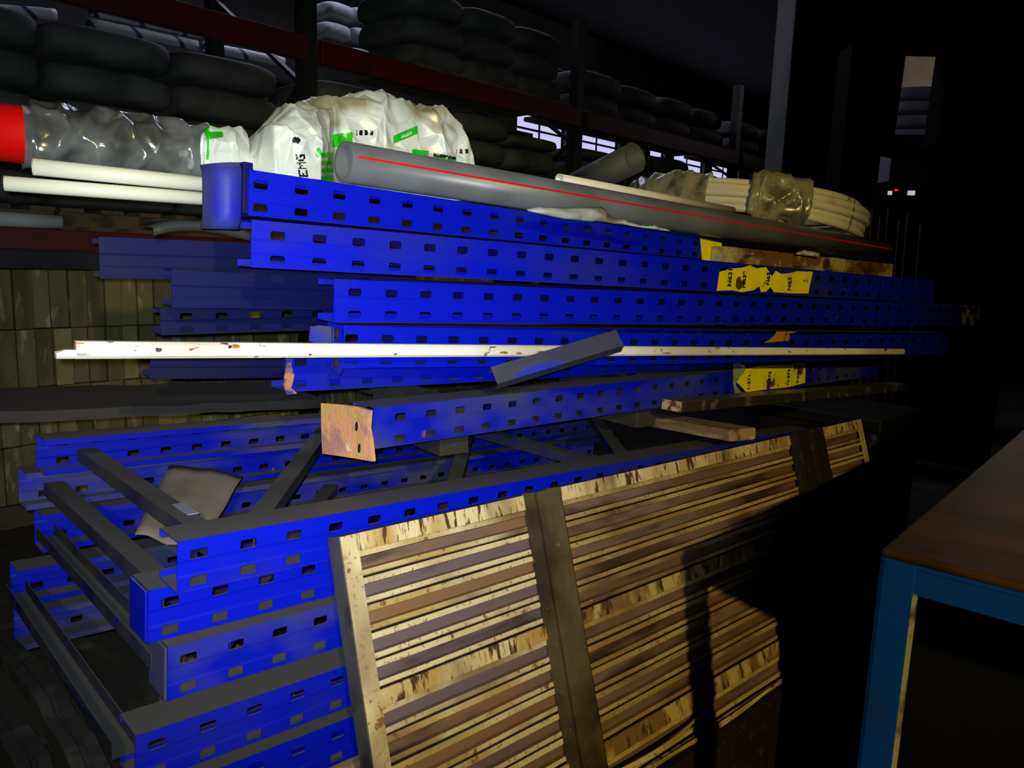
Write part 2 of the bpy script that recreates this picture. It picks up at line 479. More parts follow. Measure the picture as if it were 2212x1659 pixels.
# rounded end bracket on the top bar's left end
vs, fs = [], []
Mi1 = M1.inverted()
TL = Mi1 @ PILE.at(453, 352, -0.01); TR = Mi1 @ PILE.at(530, 350, -0.01); BL = Mi1 @ PILE.at(453, 494, -0.01); BR = Mi1 @ PILE.at(528, 496, -0.01)
NS = 14
for layer in (0.0, 0.0025):
    for i in range(NS + 1):
        s = i / NS
        bul = 0.016 * math.sin(math.pi * s) - (0.03 * max(0, 0.12 - s) / 0.12) - (0.045 * max(0, s - 0.86) / 0.14)
        for j in range(9):
            q = j / 8
            p = (TL.lerp(TR, s)).lerp(BL.lerp(BR, s), q)
            end = 0.010 * (abs(q - .5) * 2) ** 6
            vs.append((p.x, p.y - bul + layer + end, p.z))
W9 = 9
for L in (0, 1):
    o0 = L * (NS + 1) * W9
    for i in range(NS):
        for j in range(8):
            a = o0 + i * W9 + j
            fs.append((a, a + 1, a + W9 + 1, a + W9))
N0 = (NS + 1) * W9
for i in range(NS):
    for j in (0, 8):
        a = i * W9 + j; fs.append((a, a + W9, a + W9 + N0, a + N0))
for j in range(8):
    for i in (0, NS):
        a = i * W9 + j; fs.append((a, a + 1, a + 1 + N0, a + N0))
o = fix(mesh_obj('end_bracket', vs, fs, blue_dusty, b1, smooth=True)); o['label'] = 'rounded blue end bracket with scuffed edge'
box('bracket_web', (-0.004, 0.012, 0.012, 0.055, -0.072, 0.014), blue_shaded, b1, bev=0.001)

# connector bracket at the end of the bar above the white bar
Mi4 = M4.inverted()


def local_plate(name, pts, mat, parent, Mi, th=0.004, v=None, holes=None):
    """thin plate from a list of world points, extruded away from the camera"""
    P = [Mi @ p for p in pts]
    n = len(P)
    vs = [p.copy() for p in P] + [p + V((0, th, 0)) for p in P]
    fs = [tuple(range(n)), tuple(reversed(range(n, 2 * n)))] + [(i, i + n, (i + 1) % n + n, (i + 1) % n) for i in range(n)]
    return fix(mesh_obj(name, vs, fs, mat, parent))


o = local_plate('connector_plate', [PILE.at(x, y, 0.012) for x, y in ((671, 706), (690, 703), (721, 706), (721, 738), (700, 745), (668, 737))], blue_dusty, b4, Mi4)
o = local_plate('connector_tab', [PILE.at(717, 704, .014), PILE.at(740, 705, -.004), PILE.at(740, 800, -.004), PILE.at(734, 812, .0), PILE.at(716, 797, .012)], blue_dusty, b4, Mi4, 0.005)
for (x, y) in ((727, 720), (726, 782)):
    c = Mi4 @ PILE.at(x, y, 0.0135)
    bm = bmesh.new(); bmesh.ops.create_cone(bm, cap_ends=True, segments=14, radius1=0.006, radius2=0.005, depth=0.003)
    bm_obj('bolt_hole', bm, ink, b4, M=Matrix.Translation(c) @ Matrix.Rotation(math.pi / 2, 4, 'X') @ Matrix.Diagonal((0.7, 1.8, 1, 1)))
# torn rusty end of the lower bar
Mi5 = M5.inverted()
local_plate('torn_end', [MIDB.at(x, y, 0.003) for x, y in ((618, 762), (634, 766), (629, 788), (636, 812), (629, 838), (642, 850), (620, 853), (612, 830), (617, 800))], M_('torn_rust_edge', (0.03, 0.04, 0.25), [((0.50, 0.20, 0.10), 30, 0.45, 0.55)], rough=0.7), b5, Mi5, 0.003)

# foot plate of the rusty-ended bar
Mi6 = M6.inverted()
cor = [pix(693, 871, 1.50), pix(735, 874, 1.462), pix(768, 878, 1.435), pix(797, 887, 1.412), pix(794, 925, 1.412), pix(799, 950, 1.412), pix(804, 997, 1.415), pix(770, 991, 1.44), pix(732, 985, 1.468), pix(696, 980, 1.50), pix(694, 930, 1.50)]
P = [Mi6 @ p for p in cor]
nrm = (P[0] - P[6]).cross(P[3] - P[9]).normalized()
if nrm.y > 0: nrm = -nrm
back = -nrm * 0.009
n = len(P)
fp = fix(mesh_obj('foot_plate', [p for p in P] + [p + back for p in P], [tuple(range(n)), tuple(reversed(range(n, 2 * n)))] + [(i, i + n, (i + 1) % n + n, (i + 1) % n) for i in range(n)], rust, b6))
fp['label'] = 'square orange rusty steel foot plate'
for (x, y, zz) in ((771, 921, 1.432), (777, 968, 1.432)):
    c = Mi6 @ pix(x, y, zz); bm = bmesh.new()
    bmesh.ops.create_cone(bm, cap_ends=True, segments=14, radius1=0.006, radius2=0.006, depth=0.002)
    q = nrm.to_track_quat('Z', 'Y').to_matrix().to_4x4()
    bm_obj('bolt_hole', bm, ink, fp, M=Matrix.Translation(c + nrm * 0.001) @ q @ Matrix.Diagonal((0.5, 1.5, 1, 1)))
box('gap_shade_block', (-0.028, 0.004, 0.006, 0.06, -0.074, -0.004), black_m, b6, bev=0)  # black block paints in the shade between foot plate and bar

# pale chipped plates at the far right ends
for (br, Mi, x0, y0, x1, y1, v) in ((b3, M3.inverted(), 2078, 660, 2122, 704, 0.01),):
    o = local_plate('end_plate', [PILE.at(x, y, v) for x, y in ((x0, y0 + 6), (x0 + 10, y0), (x1 - 6, y0 + 2), (x1, y1 - 12), (x1 - 10, y1), (x0 + 4, y1 - 4))], M_('chipped_end_paint', (0.02, 0.02, 0.08), [((0.5, 0.5, 0.48), 26, 0.48, 0.54)], rough=0.6), br, Mi)


# tape labels with print
def tape(parent, Mi, pl, pts, v, mat=yellow, name='tape_label'):
    return local_plate(name, [pl.at(x, y, v) for x, y in pts], mat, parent, Mi, 0.0012)


def text_on(parent, s, Mw, Mi, size, mat=ink, name='printed_code'):
    cu = bpy.data.curves.new('txt', 'FONT'); cu.body = s; cu.size = size; cu.align_x = 'LEFT'; cu.align_y = 'CENTER'; cu.extrude = 0.0002; cu.offset = 0.0006
    to = bpy.data.objects.new('txt', cu); COL.objects.link(to)
    dg = bpy.context.evaluated_depsgraph_get(); dg.update()
    me = bpy.data.meshes.new_from_object(to.evaluated_get(dg)); bpy.data.objects.remove(to); bpy.data.curves.remove(cu)
    me.materials.clear(); me.materials.append(mat)
    return link(name, me, parent, Mi @ Mw)


def text_up(parent, Mi, pl, s, x, y, v, size):
    """code printed sideways, reading from the bottom up, on a face of the given plane"""
    p = pl.at(x, y, v)
    X = V((0, 0, 1)); Z = pl.n; Y = Z.cross(X)
    Mw = Matrix((X, Y, Z)).transposed().to_4x4(); Mw.translation = p
    return text_on(parent, s, Mw, Mi, size)


t1 = tape(b1, Mi1, TOPB, ((1513, 514), (1536, 519), (1559, 524), (1560, 540), (1557, 565), (1531, 563), (1517, 561)), 0.0025)
Mi2 = M2.inverted()
t2 = tape(b2, Mi2, PILE, ((1555, 587), (1580, 580), (1606, 578), (1620, 573), (1634, 580), (1655, 577), (1662, 588), (1668, 597), (1676, 585), (1688, 592), (1706, 590), (1722, 586), (1756, 587), (1752, 606), (1746, 634), (1716, 634), (1690, 632), (1672, 631), (1664, 620), (1655, 630), (1644, 631), (1641, 618), (1628, 627), (1602, 631), (1580, 627), (1549, 628)), 0.0025)
text_up(t2, Mi2, PILE, 'N631', 1576, 619, 0.0045, 0.022)
text_up(t2, Mi2, PILE, 'N639', 1607, 622, 0.0045, 0.020)
text_up(t2, Mi2, PILE, 'N63', 1659, 616, 0.0045, 0.020)
text_up(t2, Mi2, PILE, 'N63', 1705, 628, 0.0045, 0.022)
t3 = tape(b4, Mi4, PILE, ((1678, 716), (1705, 716), (1722, 716), (1716, 719), (1704, 721), (1707, 725), (1704, 736), (1680, 738), (1650, 741), (1662, 734), (1670, 727), (1675, 722)), -0.009, amber)
t4 = tape(b6, Mi6, FRM, ((1592, 826), (1600, 812), (1613, 796), (1640, 791), (1664, 790), (1690, 788), (1702, 789), (1716, 785), (1739, 783), (1740, 800), (1739, 827), (1712, 834), (1690, 838), (1650, 842), (1612, 847), (1602, 836)), -0.1275)
text_up(t4, Mi6, FRM, '1-371', 1617, 843, -0.1255, 0.022)
text_up(t4, Mi6, FRM, 'N-373', 1661, 838, -0.1255, 0.021)
text_up(t4, Mi6, FRM, 'N-373', 1702, 832, -0.1255, 0.021)
text_up(t4, Mi6, FRM, '0-372', 1723, 828, -0.1255, 0.019)
tape(b6, Mi6, FRM, ((1585, 786), (1596, 782), (1612, 793), (1606, 806), (1592, 820), (1590, 832), (1600, 846), (1612, 850), (1604, 856), (1588, 850), (1584, 826)), -0.1265, film_olive, 'loose_film')


# ------------------------------------------------------------------ bars further back on the left, shade painted into their blue
G_BACK = 'shade-painted blue uprights deeper in the pile'
for (a, b, v, h, lab) in (((212, 512), (900, 540), -0.42, 0.080, 'shade-painted dark blue upright behind the pile, just below the two white pipes'),
                          ((370, 583), (900, 606), -0.30, 0.072, 'shade-painted dark blue upright behind the long second bar, its square end in shadow'),
                          ((345, 668), (900, 660), -0.46, 0.055, 'shade-painted dark blue upright just above the white bar, light showing in its slots'),
                          ((325, 770), (760, 772), -0.52, 0.050, 'shade-painted dark blue upright showing below the white bar at left')):
    r_, M_w, L_ = bar('rack_upright', PILE, a, b, v, lab, mat=blue_shaded, h=h, group=G_BACK, first=0.04 if a[1] == 668 else 9.0)
    # dented top sheet
A = PILE.at(330, 492, -0.36); Bv = PILE.at(545, 505, -0.36)
vs, fs = [], []
for i in range(13):
    s = i / 12
    p = A.lerp(Bv, s) + V((0, 0, 0.016 * math.sin(math.pi * s ** 0.8)))
    for (dv, dz) in ((0.0, -0.016), (0.004, 0), (-0.10, 0.006), (-0.10, 0.002)):
        vs.append(p + PILE.n * dv + V((0, 0, dz)))
for i in range(12):
    for j in range(3):
        a = i * 4 + j; fs.append((a, a + 1, a + 5, a + 4))
o = fix(mesh_obj('bent_cover_strip', vs, fs, M_('dusty_strip', (0.05, 0.055, 0.055), rough=0.7), smooth=True)); solid(o, 0.003)
tag(o, 'bent dusty grey strip lying on the dark uprights below the white pipes', 'strip')

# ------------------------------------------------------------------ white painted bar
A = PILE.at(165, 738, 0.045); B = PILE.at(1955, 754, 0.045)
Ms = frame_mat(A, B - A); Ls = (B - A).length
st = empty('white_bar', Ms); tag(st, 'long white painted wooden bar with rust chips and a stepped left end', 'bar')
vs, fs = [], []
x_low = -(PILE.at(122, 760, 0.045) - PILE.at(165, 760, 0.045)).length


def ringbar(x0, x1, z0, z1, dep, taper, nl):
    b0 = len(vs)
    c = 0.0045
    for i in range(nl + 1):
        s = i / nl; x = x0 + (x1 - x0) * s; k = 1 - taper * max(0, x) / Ls
        prof = [(0, z0 - c), (c, z0), (dep - c, z0), (dep, z0 - c), (dep, z1 + c), (dep - c, z1), (c, z1), (0, z1 + c)]
        for (y, z) in prof:
            vs.append((x, y * k, z * k))
    for i in range(nl):
        for j in range(8):
            a = b0 + i * 8 + j; b = b0 + i * 8 + (j + 1) % 8
            fs.append((a, b, b + 8, a + 8))
    fs.append(tuple(b0 + j for j in range(8))); fs.append(tuple(b0 + nl * 8 + j for j in reversed(range(8))))


ringbar(0, Ls, 0, -0.0255, 0.024, 0.26, 24)
o = fix(mesh_obj('shaft', vs, fs, stick_m, st))
vs, fs = [], []
ringbar(x_low, 0.02, -0.0125, -0.0252, 0.022, 0, 2)
for i in range(8):
    vs[i] = (vs[i][0] + (0.012 if vs[i][2] > -0.017 else 0), vs[i][1], vs[i][2])
fix(mesh_obj('stepped_end', vs, fs, stick_m, st))
box('sawn_end', (-0.0015, 0.010, 0.001, 0.022, -0.0130, -0.0015), rust_chip, st, bev=0.001)
for (x, y, w_, h_, ma) in ((342, 756, 10, 6, side_m), (508, 748, 13, 7, rust_chip), (497, 749, 5, 5, ink), (1090, 762, 12, 3, rust_chip), (1120, 763, 9, 3, rust_chip), (1172, 760, 16, 2.5, rust_chip), (1213, 761, 8, 3, rust_chip), (1065, 750, 9, 2, side_m), (1440, 763, 12, 2, rust_chip), (1550, 752, 6, 3, rust_chip), (855, 765, 5, 2, side_m), (670, 766, 5, 2, side_m)):
    pts = [PILE.at(x + w_ * math.cos(2 * math.pi * k / 9) * random.uniform(.6, 1.1), y + h_ * math.sin(2 * math.pi * k / 9) * random.uniform(.6, 1.1), 0.0456) for k in range(9)]
    local_plate('paint_chip', pts, ma, st, Ms.inverted(), 0.0006)

# crossing dusty brace lying in front of the white bar
A = pix(1074, 829, 1.535); B = pix(1347, 746, 1.60)


def cchan(L, w_, d_, lip=0.0):
    """open channel, x along, web on top (z=0), flanges down"""
    pr = [(0, -d_), (0, 0), (w_, 0), (w_, -d_)]
    if lip:
        pr = [(lip, -d_)] + pr + [(w_ - lip, -d_)]
    vs, fs = [], []
    for x in (0, L):
        for (y, z) in pr:
            vs.append((x, y, z))
    k = len(pr)
    for j in range(k - 1):
        fs.append((j, j + 1, j + 1 + k, j + k))
    return vs, fs


def channel(name, A, B, w_, d_, mat, parent=None, up=V((0, 0, 1)), lip=0.0, world=True, th=0.002):
    M = frame_mat(A, B - A, up)
    vs, fs = cchan((B - A).length, w_, d_, lip)
    o = fix(mesh_obj(name, vs, fs, mat, parent, M))
    solid(o, th)
    return o


dusty_brace = M_('dusty_dark_brace', (0.035, 0.037, 0.075), [((0.075, 0.075, 0.085), 6, 0.45, 0.6), ((0.01, 0.02, 0.45), 10, 0.64, 0.68)], rough=0.55, dust=(0.09, 0.09, 0.095), stretch=(0.3, 1, 1))
o = channel('loose_brace', A, B, 0.038, 0.026, dusty_brace, up=V((0.25, -0.75, 0.60)).normalized())
tag(o, 'short dusty channel brace lying diagonally across the white bar', 'brace')

# ------------------------------------------------------------------ upright frames lying flat under the pile
FD = 0.83


def flat_frame(A, slope, h, L, label, struts, braces, mat=blue, first=0.03, endcap=True, farL=0.0, openup=True):
    M = frame_mat(A, FRM.d + V((0, 0, slope)))
    root = empty('rack_end_frame', M); tag(root, label, 'rack frame', 'blue rack end frames lying flat under the pile')
    me = perf_mesh(L, h, 0.07, first=first); me.materials.append(mat); o = solid(link('upright', me, root)); o['label'] = 'near blue perforated upright'
    me = perf_mesh(L, h, 0.07, first=first + 0.02, flip=True); me.materials.append(blue_dusty); o = solid(link('upright', me, root, Matrix.Translation((farL, FD - 0.07, 0)))); o['label'] = 'far blue perforated upright'
    if endcap:
        box('end_cap', (-0.004, -0.0002, 0.001, 0.069, -h + 0.001, -0.001), blue_dusty, root, bev=0.0008)
    for x in struts:
        channel('strut', V((x, 0.050, -0.030 - (0.026 if openup else 0))), V((x, FD - 0.05, -0.030 - (0.026 if openup else 0))), 0.036, -0.026 if openup else 0.026, brace_m, root)
    for (x0, y0, x1, y1) in braces:
        channel('brace', V((x0, y0, -0.034)), V((x1, y1, -0.034)), 0.036, 0.026, brace_m, root)
    return root


yN, yF = 0.055, FD - 0.055
FRAMES = [
    ((383, 1171), 0.0, -0.041, 0.076, 1.95, 'topmost flat blue rack frame, its upright passing behind the louvred panel\'s top edge', [0.105, 1.10], [(0.14, yN, 0.70, yF), (1.14, yN, 1.80, yF)], False),
    ((320, 1276), -0.035, -0.042, 0.080, 2.0, 'second flat blue rack frame, closed box end beneath the topmost frame', [0.075], [(0.60, yN, 1.28, yF)], True),
    ((362, 1399), -0.045, -0.042, 0.085, 1.95, 'third flat blue rack frame with dust-greyed upright beside the panel', [0.03, 1.2], [(0.12, yN, 0.75, yF)], True),
    ((292, 1590), -0.02, -0.042, 0.080, 2.0, 'fourth flat blue rack frame with wide dusty top flange', [0.02], [(0.9, yN, 1.5, yF)], False),
    ((300, 1726), -0.02, -0.042, 0.080, 2.0, 'lowest flat blue rack frame at the bottom edge of the picture', [0.3, 1.3], [], False),
]
froots = []
for (a, v, sl, h, L, lab, stt, brc, cap) in FRAMES:
    froots.append(flat_frame(FRM.at(*a, v), sl, h, L, lab, stt, brc, mat=blue_dusty if 'third' in lab else blue, first=0.018, endcap=cap, openup='topmost' not in lab))
# patch of peeled tape on the first strut
box('paint_patch', (0.010, 0.030, 0.20, 0.27, -0.0290, -0.0275), M_('pale_patch', (0.22, 0.24, 0.33), rough=0.7), froots[0], M=Matrix.Translation((0.08, 0, 0)), bev=0)

# timber bearers below the frames, down to the floor
zb = froots[4].matrix_world.translation.z - 0.080
for (u, lab) in ((0.35, 'rough timber bearer carrying the near end of the frame pile'), (1.45, 'rough timber bearer carrying the far end of the frame pile')):
    base = froots[4].matrix_world @ V((u, 0, 0)); zt = base.z - 0.115
    Mb = frame_mat(V((base.x, base.y, 0)), FRM.d)
    tag(box('timber_bearer', (-0.06, 0.06, 0.02, 0.80, 0.0, zt), plank_m, M=Mb, bev=0.006), lab, 'timber')
# spacers between frames and bars
for (px, lab) in ((985, 'dark spacer block under the bars behind the rusty-plated upright'), (1400, 'dark spacer block under the bars near the yellow tape')):
    p = PILE.at(px, 850, -0.17)
    Mb = frame_mat(V((p.x, p.y, 0)), PILE.d)
    tag(box('spacer_block', (-0.04, 0.04, 0.0, 0.34, 0.80, 0.925), darksheet, M=Mb, bev=0.003), lab, 'block')

# dark board on the far uprights
A = FRM.at(-60, 893, -0.86); B = FRM.at(700, 862, -0.86)
Mb = frame_mat(A, B - A); L = (B - A).length
bd = empty('dark_board', Mb); tag(bd, 'long dark dusty board lying behind the frames at left', 'board')
vs, fs = [], []
for i in range(25):
    s = i / 24; dz = 0.006 * noise.noise(V((s * 9, 0, 3)))
    for (y, z) in ((0, -0.025), (0, 0), (0.30, 0.010), (0.30, -0.015)):
        vs.append((s * L, y + 0.01 * noise.noise(V((s * 7, y, 1))), z + dz))
for i in range(24):
    for j in range(4):
        a, b = i * 4 + j, i * 4 + (j + 1) % 4
        fs.append((a, b, b + 4, a + 4))
fs += [(0, 1, 2, 3), (99, 98, 97, 96)]
fix(mesh_obj('board', vs, fs, darksheet, bd))
box('offcut', (1.0, 1.09, 0.02, 0.08, 0.004, 0.022), darksheet, bd, bev=0.002)

# creased card lying between the frames
vs, fs = [], []
C4 = [pix(366, 1006, 1.76), pix(524, 1020, 1.74), pix(430, 1185, 1.42), pix(292, 1155, 1.42)]
for i in range(11):
    for j in range(11):
        s, q = i / 10, j / 10
        p = C4[0].lerp(C4[1], s).lerp(C4[3].lerp(C4[2], s), q)
        p.z += 0.008 * noise.noise(V((s * 3, q * 3, 5))) - 0.012 * max(0, s - .8) * 5 * (1 - q)
        vs.append(p)
for i in range(10):
    for j in range(10):
        a = i * 11 + j; fs.append((a, a + 1, a + 12, a + 11))
o = fix(mesh_obj('card_sheet', vs, fs, paper_m, smooth=True)); solid(o, 0.003)
tag(o, 'creased grey-brown card sheet lying inside the flat frames', 'card')

# bent dark channels in the bottom left corner
for k, (pts, lab) in enumerate(((((-10, 1370, 1.62), (60, 1440, 1.38), (112, 1505, 1.24), (128, 1545, 1.18), (170, 1600, 1.09), (200, 1670, 1.01)), 'dented dark channel running down to the lowest frames\' end at left'),
                                (((-100, 1450, 1.5), (-20, 1520, 1.3), (30, 1580, 1.18), (70, 1640, 1.08), (90, 1720, 1.0)), 'bent dark channel in the bottom left corner of the pile'))):
    P = [pix(*p) for p in pts]
    vs, fs = [], []
    for i, p in enumerate(P):
        t_ = (P[min(i + 1, len(P) - 1)] - P[max(i - 1, 0)]).normalized()
        sd = t_.cross(V((0, 0, 1))).normalized()
        for (a_, z_) in ((-0.018, -0.03), (-0.020, 0.0), (-0.005, 0.0), (-0.003, -0.004), (0.003, -0.004), (0.005, 0), (0.020, 0.0), (0.018, -0.03)):
            vs.append(p + sd * a_ + V((0, 0, z_)))
    for i in range(len(P) - 1):
        for j in range(7):
            a = i * 8 + j; fs.append((a, a + 1, a + 9, a + 8))
    o = fix(mesh_obj('bent_channel', vs, fs, M_('dark_dirty_channel_%d' % k, (0.022, 0.023, 0.024), [((0.05, 0.05, 0.048), 9, 0.5, 0.65)], rough=0.6))); solid(o, 0.002)
    tag(o, lab, 'channel')

# ------------------------------------------------------------------ things on top of the pile
# grey pipe with red line
A = pix(741, 349, 1.425); B = pix(1905, 543, 2.80)
R_ = 0.0375
gp = empty('grey_pipe', frame_mat(A, B - A)); tag(gp, 'long thick grey plastic pipe with a red line along it, on top of the pile', 'pipe')
o = pipe('tube', V((0, 0, 0)), V(((B - A).length, 0, 0)), R_, grey_pvc, gp, ri=0.0300, seg=48)
Lp = (B - A).length
vs, fs = [], []
tocam = (gp.matrix_world.inverted() @ CAM); tocam.x = 0; ang0 = math.atan2(tocam.z, tocam.y)
for x in (0.012, Lp):
    for k in range(4):
        a = ang0 - math.radians(20) + math.radians(-3.2 + 6.4 * k / 3)
        vs.append((x, (R_ + 0.0004) * math.cos(a), (R_ + 0.0004) * math.sin(a)))
fs = [(k, k + 1, k + 5, k + 4) for k in range(3)]
o = fix(mesh_obj('red_stripe', vs, fs, red_line, gp)); o['label'] = 'thin red line along the pipe'

o = pipe('cream_pipe', pix(1207, 387, 1.90), pix(1582, 456, 2.46), 0.0135, cream_pvc, ri=0.0095, seg=24)
tag(o, 'thin cream plastic pipe with open end, lying behind the grey pipe', 'pipe')
o = pipe('grey_pipe_offcut', pix(1248, 402, 2.85), pix(1372, 340, 2.62), 0.052, M_('dull_grey_pipe', (0.075, 0.08, 0.08), rough=0.6), ri=0.046, seg=32)
tag(o, 'dull grey pipe offcut tilted up in the dark behind the cream pipe', 'pipe')

# two white pipes at left
for (a, b, r, mt, lab) in (((70, 360), (500, 404), 0.0135, white_pvc, 'upper white plastic pipe under the film-wrapped roll'), ((8, 396), (500, 434), 0.0120, white_pvc, 'lower white plastic pipe under the film-wrapped roll')):
    o = pipe('white_pipe', PILE.at(*a, -0.19), PILE.at(*b, -0.19), r, mt, ri=r * .8, seg=24)
    tag(o, lab, 'pipe', 'white pipes at the left end of the pile top')

# film-wrapped red roll
A = PILE.at(-120, 272, -0.28); B = PILE.at(440, 337, -0.28)
wr = empty('wrapped_roll', frame_mat(A, B - A)); tag(wr, 'red roll wrapped in crumpled clear film, sticking out at left above two white pipes', 'roll')
Lr = (B - A).length
rr = 0.047
pipe('red_roll', V((0, 0, 0)), V((Lr - 0.01, 0, 0)), rr, red_roll, wr, ri=0.036, seg=40)
xcap = (PILE.at(46, 290, -0.28) - A).length
vs, fs = [], []
NX, NA = 90, 64


def crease(p, f):
    d, _ = noise.voronoi(p * f)
    return d[1] - d[0]


for i in range(NX + 1):
    x = xcap + (Lr + 0.01 - xcap) * i / NX
    for k in range(NA):
        a = 2 * math.pi * k / NA
        p = V((x, rr * math.cos(a), rr * math.sin(a)))
        e = 0.004 + 0.011 * (1 - min(1, crease(p + V((3, 0, 0)), 20) * 2.2)) * (0.25 if i < 4 else 1) + 0.006 * noise.noise(p * 25)
        q = rr + max(0.0015, e)
        if i == NX: q = rr * 0.7
        vs.append((x, q * math.cos(a), q * math.sin(a)))
for i in range(NX):
    for k in range(NA):
        a, b = i * NA + k, i * NA + (k + 1) % NA
        fs.append((a, b, b + NA, a + NA))
o = fix(mesh_obj('clear_film', vs, fs, film, wr, smooth=True)); o['label'] = 'crumpled dirty clear film'

# white carrier bag
prof = [(438, 300, 352), (445, 288, 352), (470, 286, 352), (500, 290, 350), (515, 288, 352), (528, 300, 355), (535, 330, 362), (545, 312, 372), (562, 270, 376), (585, 250, 378), (620, 232, 380), (660, 222, 384), (700, 213, 388), (760, 210, 394), (812, 205, 400), (845, 212, 404), (872, 226, 408), (895, 238, 411), (920, 236, 414), (955, 238, 418), (975, 256, 420), (990, 282, 423), (1005, 306, 424), (1015, 322, 424), (1012, 345, 420)]
bag_c = PILE.at(740, 390, -0.2)
NS_, NT = 440, 200
vs, fs, mi = [], [], []


def plook(x):
    for a, b in zip(prof, prof[1:]):
        if a[0] <= x <= b[0] or (b is prof[-1] and x >= a[0]):
            k = (x - a[0]) / ((b[0] - a[0]) or 1)
            return a[1] + (b[1] - a[1]) * k, a[2] + (b[2] - a[2]) * k
    return prof[0][1], prof[0][2]


def half(x):
    if x < 530: return 0.034
    if x < 560: return 0.034 + 0.048 * (x - 530) / 30
    if x < 655: return 0.082
    if x < 700: return 0.082 - 0.036 * (x - 655) / 45
    return 0.046


for i in range(NS_ + 1):
    x = 438 + (1014 - 438) * i / NS_
    yt, yb = plook(min(x, 1004))
    if x > 1004: yt += (x - 1004) * 3.0
    v0 = -0.175 if x < 655 else -0.175 - 0.034 * min(1, (x - 655) / 45)
    T = PILE.at(x, yt, v0); Bm = PILE.at(x, yb, v0)
    zt, zb_ = T.z, Bm.z - 0.009
    wd = half(x) * (1 if 445 < x < 1000 else 0.5)
    base = V((T.x, T.y, 0))
    for j in range(NT + 1):
        sj = j / NT
        zf = (1 - abs(1 - 2 * sj) ** 1.35)
        t_ = math.asin(min(1, zf ** (1 / 0.62))); t_ = t_ if sj <= 0.5 else math.pi - t_
        c = math.cos(t_)
        sg = 1 if c > 0 else -1
        off = wd * sg * abs(c) ** 0.75
        zz = zb_ + (zt - zb_) * math.sin(t_) ** 0.62
        p = base + PILE.n * off + V((0, 0, zz))
        q = V((p.x, p.y, p.z))
        ev = min(1.0, 4 * math.sin(t_))
        d1 = 1 - min(1, crease(q + V((9, 2, 1)), 8.5) * 1.8)
        d2 = 1 - min(1, crease(q * 1.0 + V((1, 5, 2)), 21) * 2.2)
        amp = (0.020 * d1 ** 1.5 + 0.007 * d2 + 0.006 * noise.noise(q * 9) - 0.014) * ev
        nr = (PILE.n * c * 1.0 + V((0, 0, math.sin(t_)))).normalized()
        vs.append(p + nr * amp)
# print mask in picture-plane terms of the lying bag: letters E M G reading upward, green flashes
FONT = {'E': ['111', '100', '110', '100', '111'], 'M': ['10001', '11011', '10101', '10001', '10001'], 'G': ['0111', '1000', '1011', '1001', '0111']}
proj_cache = [None] * len(vs)


def proj(p):
    d = p - CAM; z = d.dot(_F)
    return 1106 + FPX * d.dot(_R) / z, 829.5 - FPX * d.dot(_U) / z


# the print lives on the bag's front, addressed by length along the bag (x) and height (y) in reference units
def print_index(x, y):
    # letters, rotated to read bottom-up
    if 636 <= x <= 672 and 330 <= y <= 382:
        lean = (382 - y) * 0.16
        col_ = (x - 646 + lean)
        up = (382 - y)
        for ch, a, b in (('E', 0, 14), ('M', 16, 32), ('G', 34, 49)):
            if a <= up < b and 0 <= col_ < 20:
                rows = FONT[ch]; r_ = int(col_ / 20 * 5); cc = int((up - a) / (b - a) * len(rows[0]))
                return 2 if rows[r_][cc] == '1' else 0
    if (x - 640) ** 2 / 90 + (y - 303) ** 2 / 50 < 1: return 2
    if 694 <= x <= 720:
        for (ya, yb) in ((330, 341), (348, 357), (364, 373), (380, 394)):
            if ya - (x - 700) * .1 <= y <= yb: return 1
    if (x - 688) ** 2 / 40 + ((y - 330) / 1.7) ** 2 / 40 < 1: return 1
    if 718 <= x <= 762 and 286 + (762 - x) * .1 <= y <= 318: return 1
    if 770 <= x <= 806 and 281 <= y <= 292: return 2 if math.sin(x * .55) > -0.4 else 0
    if 440 <= x <= 482 and y < 303 - (x - 440) * .16 and y > 284: return 1
    if 438 <= x <= 452 and y < 345: return 1
    if 850 <= x <= 903 and abs(y - (302 - (x - 850) * .42)) < 9 - (8 if 866 < x < 890 and abs(y - (303 - (x - 850) * .42)) < 3 else 0): return 1
    if 890 <= x <= 926 and 322 + (x - 890) * .1 <= y <= 338: return 1
    if 936 <= x <= 985 and 330 + (x - 936) * .18 <= y <= 352 + (x - 936) * .1: return 1 if y > 338 + (x - 936) * .15 else 2
    if 985 <= x <= 1012 and 322 <= y <= 332 and math.sin(x * .5) > 0: return 2
    return 0


for i in range(NS_):
    for j in range(NT):
        a = i * (NT + 1) + j
        fs.append((a, a + 1, a + NT + 2, a + NT + 1))
        k = 0
        if j < NT * 0.5:
            c = (vs[a] + vs[a + NT + 2]) * 0.5
            k = print_index(*proj(c))
        mi.append(k)
bag_o = mesh_obj('carrier_bag', vs, fs, [bag_white, bag_green, bag_black], smooth=True, mi=mi)
for p_ in bag_o.data.polygons: p_.use_smooth = True
tag(bag_o, 'crumpled white plastic carrier bag with green flashes and black lettering behind the grey pipe', 'bag')


